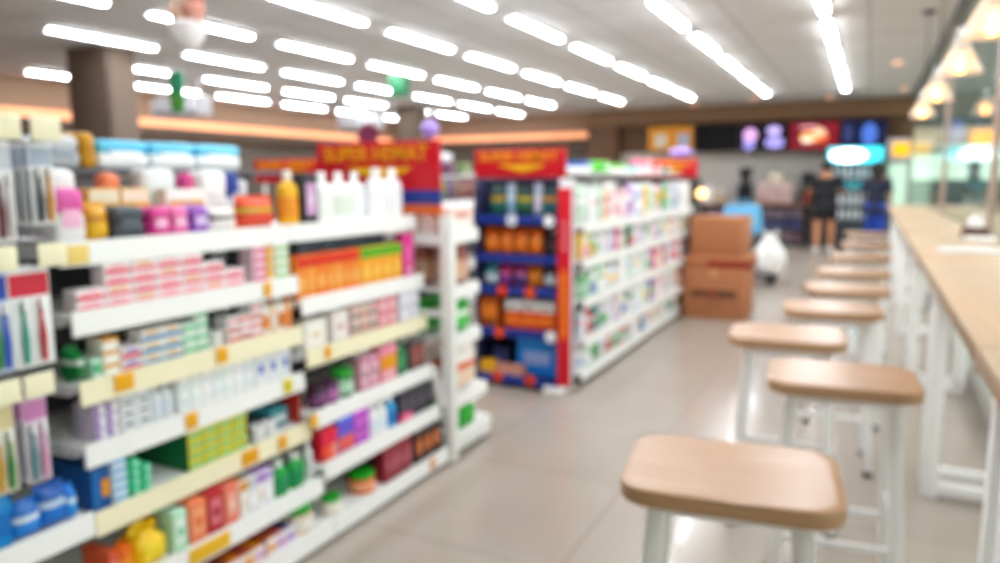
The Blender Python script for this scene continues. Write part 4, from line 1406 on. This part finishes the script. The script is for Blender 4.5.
row(2, 5, 'carton', 399, 411, 1, 1, .04, .02, ('#f0709a', '#f8a0c0', 'band', '#ffffff'), 'small pink box before the black cartons', 'carton', 'box', back=.005)

row(2, 6, 'jar', 358, 376, 1, 1, .085, .08, ('#e86a3a', '#2aa52e', '#f0b08a'), 'orange jar with green lid', 'jar', 'jar')
row(2, 6, 'carton', 380, 409, 4, 1, .15, .06, (['#8a2c3c', '#7a2a38'], ['#a84a58', '#b8606a'], 'patch', '#c88088'), 'maroon carton', 'carton', 'box')
row(2, 6, 'carton', 412, 445, 3, 1, .145, .06, ('#2a1f1e', '#c8703a', 'oval', '#e8a060'), 'black carton with orange oval', 'carton', 'box')
row(2, 6, 'jar', 324, 339, 1, 1, .07, .07, ('#efe6da', '#2aa52e', '#f4ece0'), 'cream jar with green lid', 'jar', 'jar')
row(2, 6, 'carton', 345, 378, 2, 1, .12, .05, ('#7a5a66', '#8a6a78', 'band', '#6a4a56'), 'dusky plum carton behind the orange jar', 'carton', 'box', back=.2)

# slanted white end panel beside the fifth shelf of the far unit
sp = MB()
sp.prism([(.46, .47), (.50, .47), (.555, .29), (.515, .29)], 'Y', .404, .418, M_RAILW)
sp.build('end_guard', far_unit)

# goods on the lower shelf of the hook unit
for px, w, h, c1, c2, c3, lab in ((4, .07, .13, None, None, None, ''), (30, .078, .1, '#2a78c4', '#3a90dc', '#dfeaf4', 'blue and white refill pouch beside the blue bottle'),
                                  (58, .078, .12, '#2464b0', '#2f7fd0', '#cfe0f2', 'deep blue refill pouch, next along the hook unit shelf'), (100, .036, .1, '#2a86d8', '#49a6ee', '#d8ecf8', 'bright blue refill pouch at the far end of the hook unit shelf')):
    X = -1.84
    y = on_x(px, 500, X).y
    if c1 is None:
        instance(kit('bottle', .075, .17, .06, '#2f9ad8', '#f4f6f8', '#1f7ec4'), 'detergent_bottle', 'blue detergent bottle with white cap on the hook unit shelf', 'bottle', (X - .05, y, .4555))
    else:
        instance(kit('pouch', w, h, .07, c1, c2, c3, 3), 'refill_pouch', lab, 'pouch', (X - .04, min(y, 1.17), .4555), 0, 'refill pouches on the hook unit shelf')
o = instance(kit('pouch', .16, .15, .06, '#1e5c9c', '#2a6cb0', '#e6eef4', 2), 'refill_pouch', 'large navy refill pouch behind the small blue pouches', 'pouch', (-2.05, 1.05, .4555))

# riser shelf along the top with the big sky-blue packs
rs = thing('riser_shelf', 'grey riser shelf along the top of the gondola under sky blue packs', 'shelf', (-2.46, 1.4, 0))
MB().box(-.13, .13, -1.1, 1.16, 1.375, 1.395, mat('#5c5c62', .5), .004).build('deck', rs)
for y in (-1.08, .0, 1.14):
    MB().box(-.11, -.08, y - .015, y + .015, 0, 1.375, M_DGREY, .003).build('post', rs)
def big_pack(px0, px1, c1, c2, c3, lab, h=.1, X=-2.36):
    y0, y1 = on_x(px0, 155, X).y, on_x(px1, 155, X).y
    instance(kit('pack', round((y1 - y0) * .98, 3), h, .17, c1, c2, c3), 'tissue_pack', lab, 'pack', (X - .085, (y0 + y1) / 2, 1.3955), 0, 'packs on the riser shelf')
big_pack(16, 44, '#a9b0b8', '#c4c9cf', '#8fa0b4', 'grey white pack at the near end of the riser shelf')
big_pack(45, 82, '#b9bec4', '#cfd3d6', '#a0aab4', 'pale grey pack beside the mustard pack on the riser', .105)
big_pack(83, 98, '#cf9a1e', '#d8a32a', '#c48e16', 'narrow mustard pack on the riser shelf', .122)
big_pack(99, 150, '#f2f5f6', '#74d0f0', '#ffffff', 'sky blue and white pack next to the mustard pack')
big_pack(151, 197, '#f2f5f6', '#78d2f0', '#ffffff', 'sky blue and white pack in the middle of the riser')
big_pack(198, 242, '#f0f4f6', '#7ed6f2', '#ffffff', 'sky blue and white pack at the far end of the riser')
# ------------------------------------------------------------------ white end rack behind the front gondola (faces +Y)
er = thing('end_rack', 'white end rack at the far end of the front gondola', 'shelf unit', (-2.08, 2.955, 0))
for x in (-.33, .33):
    MB().box(x - .03, x + .03, .0, .055, 0, 1.183, M_WHITE, .008).build('upright', er)
for z in (.2, .72, 1.06):
    MB().box(-.3, .3, .01, .03, z - .015, z + .015, M_WHITE, .003).build('back_bar', er)
ERS = [(1.10, .295), (.835, .30), (.6, .31), (.30, .375)]
for z, dep in ERS:
    sh = MB().box(-.33, .33, .056, dep, z - .018, z, M_SHELF, .003).build('shelf', er)
    r = MB().box(-.345, .345, dep, dep + .012, z - .045, z + .014, M_RAILW, .004)
    for s in (-1, 1):
        r.prism([(.056, z - .05), (dep, z - .045), (dep, z + .014), (.056, z + .014)], 'X', s * .338 - .007, s * .338 + .007, M_RAILW)
    r.build('price_rail', sh)
b = MB().box(-.345, .345, .056, .44, .02, .12, M_WHITE, .02, 3).build('base_shelf', er)
MB().box(-.32, .32, .06, .37, 0, .02, M_DGREY).build('kickplate', b)
N = R(90)
def on_er(kind, args, name, cat, lab, x, z, dep, group=None, rz=N):
    return instance(kit(kind, *args), name, lab, cat, (-2.08 + x, 2.955 + dep, z + .0005), rz, group)
for i, x in enumerate((.277, .13, -.015)):
    on_er('carton', (.22, .12, .1, '#f0dcd4', '#f6ece8', 'low', '#d8a090'), 'carton', 'box', 'pale pink carton, %s from the outer post, top of the white end rack' % ORD[i], x, 1.10, .175, 'cartons on the end rack', 0)
    on_er('pouch', (.22, .21, .1, '#8a4a3c', '#d8b49c', '#caa48c', 5), 'snack_pouch', 'pouch', 'brown and tan pouch, %s from the outer post of the end rack' % ORD[i], x, .835, .18, 'brown pouches on the end rack', 0)
    on_er('pouch', (.23, .178, .09, '#25a83a', '#49c05a', '#e6f4e6', 4), 'snack_pouch', 'pouch', 'green pouch, %s from the outer post of the end rack' % ORD[i], x, .6, .185, 'pouches on the end rack', 0)
    on_er('pouch', (.27, .24, .11, '#f1e9e2', '#f0d8c4', '#e0703a', 6), 'bread_bag', 'bag', 'white and orange bread bag, %s from the outer post of the end rack' % ORD[i], x, .30, .21, 'bread bags on the end rack', 0)
    on_er('jug', (.12, .15, .16, '#2aa838', '#e6b020', '#4fc05a'), 'jug', 'jug', 'green jug with yellow cap, %s on the base of the end rack' % ORD[i], x, .12, .2, 'jugs on the end rack base')

# ------------------------------------------------------------------ red header boards
RED, YEL, NAVY = mat('#cf1730', .4), mat('#f0a400', .4), mat('#2c3f8c', .4)
def header(label, x0, x1, y, z0, z1, extra_bands=None, topper=None, posts=0.0):
    o = thing('header_board', label, 'sign', ((x0 + x1) / 2, y, z0))
    w, h = (x1 - x0) / 2, z1 - z0
    MB().box(-w, w, -.012, .012, 0, h, RED, .004).build('board', o)
    text_mesh('lettering', 'SUPER HEMAT', h * .42, YEL, o, (-.02 * w, -.0135, h * .735), (R(90), 0, 0), .0015, .009 * h, (2 * w * .93) / (h * .42 * 6.9))
    MB().prism([(-.5 * w, h * .47), (.6 * w, h * .47), (.42 * w, h * .33), (.1 * w, h * .2), (-.08 * w, h * .26)], 'Y', -.0145, -.0115, mat('#f2b800', .4)).build('arrow_banner', o)
    if extra_bands:
        zz = 0
        for c, dz in extra_bands:
            MB().box(-w * 1.0, w * 1.0, -.012, .012, zz - dz, zz, mat(c, .4), .003).build('lower_band', o)
            zz -= dz
    if posts:
        for s in (-1, 1):
            MB().box(s * w * .8 - .012, s * w * .8 + .012, .012, .03, -posts, h * .6, M_WHITE, .003).build('post', o)
    return o
header('red header board with yellow lettering above the white bottles', -2.5, -1.785, 2.985, 1.305, 1.535, [('#2c3f8c', .068), ('#d8743e', .05)])

# ------------------------------------------------------------------ far gondola: navy promo end and three units behind it
YE = 4.24
pe = thing('promo_rack', 'navy promo rack with red header at the end of the long gondola', 'shelf unit', (-1.985, YE, 0))
MB().box(-.29, .29, .225, .24, .02, 1.36, mat('#1f2540', .5), .003).build('back_panel', pe)
for s in (-1, 1):
    MB().box(s * .295 - .008, s * .295 + .008, .0, .24, 0, 1.36, mat('#dcdce2', .5) if s > 0 else mat('#23294a', .5), .004).build('side_panel', pe)
PZ = [1.115, .868, .66, .385, .075]
for z in PZ:
    sh = MB().box(-.285, .285, .012, .225, z - .018, z, mat('#2a3158', .5), .003).build('shelf', pe)
    MB().box(-.285, .285, .0, .012, max(.02, z - .045), z + .012, M_RAILN, .004).build('price_rail', sh)
MB().box(-.285, .285, .02, .225, 0, .05, M_BLACK).build('kickplate', pe)
MB().box(.2, .34, -.05, -.005, .0, .055, M_WHITE, .015).build('corner_foot', pe)
ps = thing('side_poster', 'narrow red and orange poster strip on the promo rack edge', 'poster', (-1.655, YE - .012, .06))
MB().box(-.045, .045, -.006, .006, .0, 1.24, mat('#d81f3c', .4), .003).build('board', ps)
MB().box(-.032, .032, -.008, -.005, .3, .74, mat('#f0742a', .4)).build('orange_panel', ps)
pr = MB()
for k in range(6):
    pr.box(-.012, .012, -.0095, -.0078, .34 + .065 * k, .375 + .065 * k, mat('#f6a030', .4))
for k in range(4):
    pr.box(-.014, .014, -.0085, -.0058, .86 + .05 * k, .885 + .05 * k, mat('#f4a0ac', .4))
pr.build('lettering', ps)
header('red header board with yellow lettering on the navy promo rack', -2.285, -1.66, YE + .02, 1.362, 1.54)
FR = R(-90)
def on_pe(kind, args, name, cat, lab, px, level, dep=.09, group=None, up=0.0, tag_x=None):
    x = on_y(px, 250, YE).x
    return instance(kit(kind, *args), name, lab, cat, (x, YE + dep, PZ[level] + .0005 + up), FR, group)
G = 'pouches on the promo rack'
for px, c, lab in ((493, ('#1f4a48', '#2a6a62', '#c8a42a'), 'dark green and gold pouch at the outer end'), (519, ('#234a44', '#3a6a52', '#bfae3a'), 'dark green and gold pouch in the middle'), (545, ('#1f4c52', '#2c6a72', '#c8962a'), 'dark teal and gold pouch near the red poster')):
    on_pe('pouch', (.12, .2, .08) + c + (1,), 'snack_pouch', 'pouch', lab + ', top shelf of the promo rack', px, 0, .09, G)
for px, c, lab in ((506, ('#bcd6ea', '#9cc4e2', '#e4eef6'), 'slim pale blue pouch'), (533, ('#c6dcf0', '#dcd8ec', '#eef2f8'), 'pale blue and lilac pouch')):
    on_pe('pouch', (.055, .215, .06) + c + (2,), 'snack_pouch', 'pouch', lab + ' between green pouches, top shelf of the promo rack', px, 0, .085, G)
for i, px in enumerate((486, 501, 516, 531)):
    on_pe('pouch', (.1, .175, .08, '#e07424', '#ee8a34', '#f4a45a', i), 'snack_pouch', 'pouch', 'orange pouch, %s along the second shelf of the promo rack' % ORD[i], px, 1, .09, G)
on_pe('bottle', (.09, .18, .08, '#2a2430', '#d8dadf', '#4a3a44'), 'drink_bottle', 'bottle', 'dark bottle with pale cap at the end of the second promo rack shelf', 549, 1, .09)
for px, a, lab in ((486, ('#4a8a98', '#d8e6ea', '#7ab0b8'), 'teal and white pouch'), (500, ('#b83a78', '#8a4a9a', '#d06a9a'), 'magenta pouch'), (516, ('#a8407a', '#6a4a8a', '#c87aa8'), 'purple pouch'), (530, ('#d8781e', '#e08a2a', '#e8a04a'), 'amber pouch'), (546, ('#3a3844', '#d8dce4', '#9aa0ac'), 'black and white pouch')):
    on_pe('pouch', (.1, .155, .08) + a + (3,), 'snack_pouch', 'pouch', lab + ' on the third shelf of the promo rack', px, 2, .09, G)
on_pe('carton', (.13, .2, .12, '#b8621e', '#e08a3a', 'band', '#6a3a1e'), 'biscuit_carton', 'box', 'brown orange biscuit carton on the fourth shelf of the promo rack', 486, 3)
for i, (px, c) in enumerate(((510, '#ece6e0'), (527, '#e8e2e0'), (544, '#f0eae6'))):
    on_pe('carton', (.115, .12, .12, '#e0662a', '#f08a3a', 'band', '#c83a2a'), 'biscuit_carton', 'box', 'orange carton under a white pack, %s along the promo rack' % ORD[i], px, 3, .09, 'orange biscuit cartons')
    on_pe('pack', (.115, .075, .12, c, '#f4f2f0', '#8a8a84'), 'wipes_pack', 'pack', 'white pack lying on an orange carton, %s along the promo rack' % ORD[i], px, 3, .09, 'white packs on cartons', .121)
on_pe('carton', (.12, .17, .13, '#1f2a4e', '#2a3868', 'patch', '#3a4a80'), 'carton', 'box', 'dark navy carton at the back of the promo rack base', 493, 4, .155, None)
on_pe('pack', (.3, .265, .14, '#2f8ee0', '#3a9cea', '#9fb0e0'), 'diaper_pack', 'pack', 'large bright blue pack on the promo rack base', 532, 4, .148)
on_pe('carton', (.1, .09, .07, '#e8b020', '#f0c84a', 'patch', '#d89a1e'), 'carton', 'box', 'yellow carton at the front of the promo rack base', 485, 4, .05)
for i, px in enumerate((501, 515)):
    on_pe('carton', (.095, .075, .06, '#c89080', '#d8a898', 'band', '#e0c0b0'), 'carton', 'box', 'dusty pink carton, %s at the front of the promo rack base' % ORD[i], px, 4, .045, 'dusty pink cartons')
for px, lv, c, wd in ((512, 0, '#dfe6f2', 'white price disc under the dark green pouches'), (549, 0, '#f4f6f8', 'white price disc under the teal pouch'), (502, 2, '#e8562a', 'orange price disc under the magenta pouch'), (530, 2, '#e8641e', 'orange price disc under the amber pouch'),
                      (499, 3, '#e8602a', 'orange price disc under the brown carton'), (497, 4, '#e0562a', 'orange price disc under the yellow carton'), (530, 4, '#e0562a', 'orange price disc under the blue pack'), (551, 3, '#f2f4f6', 'white price disc above the blue pack')):
    x = on_y(px, 250, YE).x
    o = MB().lathe([(.0, -.006), (.036, -.006), (.038, -.003), (.038, -.0005)], mat(c, .4), n=18, axis='Y').build('price_disc')
    o.location = (x, YE, PZ[lv] - .018 if lv < 4 else PZ[lv] - .005)
    tag(o, wd + ' of the promo rack', 'price tag', 'price discs on the promo rack')

XF = -2.3
RUNS = [(4.49, 5.57), (5.58, 6.66), (6.67, 7.75)]
RZ = [(.68, 1.06), (.68, .83), (.69, .575), (.70, .31), (.675, .085)]
UN = ['near', 'middle', 'far']
for (a, b), u in zip(RUNS, UN):
    shelving('shelf_unit', 'white shelf unit of the long gondola, %s one behind the promo rack' % u, b - a, (XF, (a + b) / 2, 0), 0, [(x, z, M_RAILW) for x, z in RZ], 1.36, mat('#d8d8da', .5), 'long gondola units', deck=.56)
PAL = ['#f4f4f4', '#f2f2f4', '#f6f4f2', '#efeef2', '#f4eef0', '#e8dff0', '#f0e6ea', '#e2eee8', '#f4f0e0', '#dfe8f2', '#f0c8d2', '#cfe6d4', '#f2e2c8', '#d8cce6']
ACC = ['#e0e4ea', '#d8c8e0', '#e8b8c4', '#b8d8c0', '#c8d4e6', '#f0d8b0', '#e0748a', '#6ab07a', '#7a9ac8', '#e8c04a', '#ffffff', '#ffffff']
CN = {'#f4f4f4': 'white', '#f2f2f4': 'plain white', '#f6f4f2': 'warm white', '#efeef2': 'cool white', '#f4eef0': 'rose white', '#e8dff0': 'pale lilac', '#f0e6ea': 'pale pink', '#e2eee8': 'pale mint', '#f4f0e0': 'cream', '#dfe8f2': 'pale blue', '#f0c8d2': 'pink', '#cfe6d4': 'mint', '#f2e2c8': 'beige', '#d8cce6': 'lilac'}
SPECIAL = {(0, 1, 1): ('#3a9a4c', 'green'), (0, 3, 2): ('#1f8a7c', 'teal'), (0, 3, 1): ('#d8485a', 'red'), (0, 4, 2): ('#2f8a4a', 'green'), (0, 4, 4): ('#e0506a', 'red'), (1, 1, 0): ('#1f7a4a', 'dark green'), (1, 3, 4): ('#8a6ac0', 'violet'),
           (2, 1, 2): ('#d87a94', 'deep pink'), (2, 3, 4): ('#c84a6a', 'crimson'), (2, 2, 5): ('#b06a8a', 'mauve'), (2, 4, 3): ('#4a8a9a', 'teal'), (1, 4, 3): ('#4aa8d0', 'sky blue')}
BOLD = {'#7ab88a': 'soft green', '#e88aa0': 'rose', '#8aa0d8': 'periwinkle', '#f0d060': 'yellow', '#4a9a94': 'teal green', '#c8a0d0': 'mauve'}
CN.update(BOLD)
rnd = random.Random(5)
for ui, (a, b) in enumerate(RUNS):
    for si, (xf, z) in enumerate(RZ):
        y, k = a + .012, 0
        while True:
            w = round(rnd.choice((.1, .125, .15, .18)), 3)
            if y + w > b - .012:
                break
            hmax = (.27, .195, .215, .225, .185)[si]
            h = round(hmax * rnd.choice((.8, .9, .98)), 3)
            c = rnd.choice(list(BOLD) if rnd.random() < .2 else PAL)
            acc = rnd.choice(ACC)
            if (ui, si, k) in SPECIAL:
                c, cn = SPECIAL[(ui, si, k)]
            else:
                cn = CN[c]
            kind = rnd.choice(('carton', 'carton', 'bottle', 'pouch', 'pouch'))
            d = .07
            ww = w - .006
            if kind == 'carton':
                defn, nm = kit('carton', ww, h, d, c, acc, rnd.choice(('patch', 'band', 'low', 'top')), '#ffffff'), 'carton'
            elif kind == 'bottle':
                defn, nm = kit('bottle', ww, h, d, c, '#f6f6f6', acc), 'bottle'
            else:
                defn, nm = kit('pouch', ww, h, d, c, c, acc, k), 'pouch'
            instance(defn, nm, '%s %s, %s along the %s shelf of the %s long gondola unit' % (cn, nm, ORD[k], ('top', 'second', 'third', 'fourth', 'lowest')[si], UN[ui]),
                     {'carton': 'box'}.get(nm, nm), (XF + xf - .03 - d / 2, y + w / 2, z + .0005), 0, 'goods on the %s long gondola unit' % UN[ui])
            y += w
            k += 1
# goods standing on the top of the long gondola
for i, (px, c1, c2, h, lab) in enumerate(((583, '#eef0f4', '#2f6ab0', .075, 'blue lidded white pack'), (602, '#5fc04a', '#7ad060', .085, 'bright green pack'), (620, '#f0f0f0', '#8ad070', .07, 'green and white pack'), (634, '#e6eef0', '#7ac8d0', .06, 'pale turquoise pack'),
                                          (645, '#f2dfe4', '#e890a0', .13, 'pink topped pack'), (655, '#e8b0b8', '#d84a5a', .1, 'rose red pack'), (665, '#6a7a5a', '#8a8a70', .07, 'olive pack'))):
    y = on_x(px, 200, -1.8).y
    instance(kit('pack', .16 if px < 630 else .2, h, .16, c1, c2, '#ffffff'), 'tissue_pack', lab + ' on the top deck of the long gondola', 'pack', (-1.84, y, 1.4005), 0, 'packs on the long gondola top deck')

# end panel at the far end with header and small warm lamp
fe = thing('end_rack', 'dark end rack at the far end of the long gondola', 'shelf unit', (-1.95, 7.77, 0))
MB().box(-.33, .33, 0, .02, .02, 1.36, M_DGREY, .003).build('back_panel', fe)
for s in (-1, 1):
    MB().box(s * .32 - .015, s * .32 + .015, 0, .36, 0, 1.36, M_DGREY, .004).build('side_panel', fe)
for z in (.1, .4, .7, 1.0):
    MB().box(-.3, .3, .02, .36, z - .018, z, M_DGREY, .003).build('shelf', fe)
header('red header board with yellow lettering behind the long gondola goods', -2.28, -1.6, 7.83, 1.362, 1.56)
lp = thing('clip_lamp', 'small glowing warm lamp clipped to the far end rack', 'lamp', (-1.605, 7.95, 1.2))
MB().box(-.01, .0, -.03, .03, -.03, .03, M_DGREY, .004).build('clip', lp)
MB().tube([(0, 0, 0), (.03, 0, .005), (.045, -.03, .0)], .008, M_DGREY).build('arm', lp)
MB().lathe([(.0, -.13), (.035, -.12), (.05, -.09), (.04, -.05), (.015, -.035)], glow('warm_globe', '#ffc27a', 1.5), o=(.045, 0, 0), n=18, axis='Y').build('globe', lp)

# lilac balloons and a plum rosette above the headers
LIL = mat('#c0a4f2', .3)
def balloon(label, x, y, z, r, flat, stickz):
    o = thing('balloon', label, 'balloon', (x, y, z))
    MB().lathe([(.0, -r * 1.08 * flat), (r * .08, -r * 1.04 * flat), (r * .5, -r * .82 * flat), (r * .9, -r * .35 * flat), (r, .05 * r * flat), (r * .86, r * .52 * flat), (r * .5, r * .86 * flat), (0, r * flat)], LIL, n=24).build('balloon_body', o)
    MB().tube([(0, 0, -r * flat), (0, 0, stickz - z)], .004, M_WHITE, 8).build('stick', o)
balloon('round lilac balloon on a stick above the first red header', -1.85, 3.004, 1.585, .045, 1.0, 1.45)
balloon('flat lilac balloon above the red header at the far end', -1.78, 7.85, 1.625, .125, .42, 1.5)
o = thing('rosette', 'plum paper rosette above the first red header board', 'rosette', (-2.2, 3.0005, 1.565))
m = MB()
for k in range(10):
    a = 2 * math.pi * k / 10
    m.prism([(0, 0), (.055 * math.cos(a - .28), .055 * math.sin(a - .28)), (.068 * math.cos(a), .068 * math.sin(a)), (.055 * math.cos(a + .28), .055 * math.sin(a + .28))], 'Y', -.006 + .001 * (k % 2), .006 + .001 * (k % 2), mat('#8a3a5c', .6))
m.build('petals', o)
MB().box(-.006, .006, -.003, .003, -.14, 0, M_WHITE).build('stick', o)

# ------------------------------------------------------------------ second gondola row farther from the windows
XG = -4.35
for i, (a, b) in enumerate(((.9, 2.2), (4.9, 6.1), (6.11, 7.3), (7.31, 8.5))):
    shelving('shelf_unit', 'shelf unit of the second gondola row, %s from its near end' % ORD[i], b - a, (XG, (a + b) / 2, 0), 0, [(.45, 1.12, M_RAILW), (.46, .8, M_RAILW), (.48, .45, M_RAILW), (.5, .08, M_RAILW)], 1.36, mat('#55555a', .6), 'second gondola row', deck=.1)
    for q in range(8):
        w = (b - a - .1) / 8
        c = [('#6a5a4a', '#8a7a60', 'brown'), ('#5a3f6a', '#8a6a9a', 'purple'), ('#6a7a4a', '#a8984a', 'olive'), ('#7a4a4a', '#b08a7a', 'dull red')][(q * 3 + i) % 4]
        instance(kit('pouch', round(w * .92, 3), .26, .12, c[0], c[0], c[1], q), 'snack_pouch', '%s pouch, %s on the %s unit of the second gondola row' % (c[2], ORD[q], ORD[i]), 'pouch', (XG + .3, a + .05 + w * (q + .5), 1.1205), 0, 'pouches on the second gondola row')
header('red header board with orange lettering standing far behind the black carton', -4.36, -3.7, 4.45, 1.34, 1.515, posts=1.34)
for px, c, lab in ((452, ('#5a3550', '#6a4060', '#8a6080'), 'plum soft pack on top of the second gondola row under the white dome'), (468, ('#6a7a52', '#7a8a5a', '#a0a880'), 'olive soft pack on top of the second gondola row')):
    instance(kit('pack', .2, .15, .22, *c), 'tissue_pack', lab, 'pack', (XG - .05, on_x(px, 170, XG + .06).y, 1.401), 0, 'packs on the second gondola row')
o = MB().lathe([(.0, 0), (.07, .01), (.095, .05), (.085, .09), (.0, .115)], mat('#eef0f2', .4), n=24).build('white_dome')
o.location = (XG - .05, on_x(453, 170, XG + .06).y, 1.552)
tag(o, 'rounded white dome container on the plum pack of the second gondola row', 'container')

# ------------------------------------------------------------------ hanging promotions and air conditioners
dg = thing('hanging_mobile', 'peach and cream hanging promo mobile near the ceiling', 'promo mobile', (-3.95, 3.5, 2.36))
m = MB().lathe([(.0, -.17), (.05, -.16), (.1, -.1), (.115, -.02), (.09, .0)], mat('#e6e2e0', .5), n=20)
m.build('cup', dg)
m = MB()
for k, (x, z, r, c) in enumerate(((-.05, .06, .085, '#d8b8a4'), (.06, .07, .08, '#cf9c8c'), (.0, .15, .09, '#e0d4bc'), (.08, .12, .05, '#b86e68'))):
    m.lathe([(.0, -r), (r * .6, -r * .8), (r, 0), (r * .6, r * .8), (.0, r)], mat(c, .6), o=(x, 0, z), n=18)
m.build('scoops', dg)
MB().tube([(0, 0, .2), (0, 0, .56)], .003, M_WHITE, 8).build('string', dg)
hs = thing('hanging_sign', 'green hanging aisle sign with rounded bottom', 'sign', (-8.05, 6.9, 2.3))
MB().box(-.13, .13, -.01, .01, .08, .45, mat('#2a8a68', .5), .01).build('panel', hs)
MB().lathe([(.0, -.02), (.1, -.02), (.14, 0), (.1, .02), (.0, .02)], mat('#5a9a4a', .5), o=(0, 0, .06), n=20, axis='Y').build('roundel', hs)
MB().tube([(-.1, 0, .45), (-.1, 0, .62)], .003, M_WHITE, 8).tube([(.1, 0, .45), (.1, 0, .62)], .003, M_WHITE, 8).build('string', hs)
hs = thing('hanging_sign', 'small dark green hanging sign between tube lights', 'sign', (-5.9, 8.8, 2.5))
MB().box(-.16, .16, -.01, .01, 0, .3, mat('#3f8a62', .5), .01).build('panel', hs)
MB().tube([(-.1, 0, .3), (-.1, 0, .42)], .003, M_WHITE, 8).tube([(.1, 0, .3), (.1, 0, .42)], .003, M_WHITE, 8).build('string', hs)
for x, y, z, lab in ((-9.6, 8.3, 2.35, 'white ceiling-hung air conditioner behind the near brown column'), (-9.4, 12.6, 2.4, 'white ceiling-hung air conditioner beside the far column')):
    ac = thing('air_conditioner', lab, 'air conditioner', (x, y, z))
    MB().box(-.5, .5, -.15, .15, 0, .28, mat('#c9ccd0', .4), .03, 3).build('body', ac)
    MB().box(-.46, .46, -.158, -.148, .03, .08, mat('#8a8e94', .5), .003).build('vent', ac)
    for s in (-.4, .4):
        MB().tube([(s, 0, .28), (s, 0, Z_CEIL - z)], .01, M_WHITE, 8).build('hanger', ac)
# ------------------------------------------------------------------ camera, world and view
w = bpy.data.worlds.new('world')
scene.world = w
w.use_nodes = True
bg = w.node_tree.nodes['Background']
bg.inputs['Color'].default_value = (.46, .465, .46, 1)
bg.inputs['Strength'].default_value = 1.75

cd = bpy.data.cameras.new('camera')
cam = bpy.data.objects.new('camera', cd)
COL.objects.link(cam)
cd.sensor_width = 36
cd.lens = 36 * F / 1000
cd.clip_start = .02
cd.clip_end = 200
X_ = RT * math.cos(ROLL) - UP * math.sin(ROLL) * 1.0
Y_ = UP * math.cos(ROLL) + RT * math.sin(ROLL)
M = Matrix((X_, Y_, -FW)).transposed().to_4x4()
M.translation = Vector((0, 0, CAM_H))
cam.matrix_world = M
cd.dof.use_dof = True
cd.dof.focus_distance = .5
cd.dof.aperture_fstop = 3.7
scene.camera = cam
vs = scene.view_settings
vs.view_transform = 'Standard'
vs.look = 'None'
vs.exposure = 1.53
vs.gamma = 1
vs.use_curve_mapping = False
scene.cycles.use_denoising = True
scene.cycles.max_bounces = 8
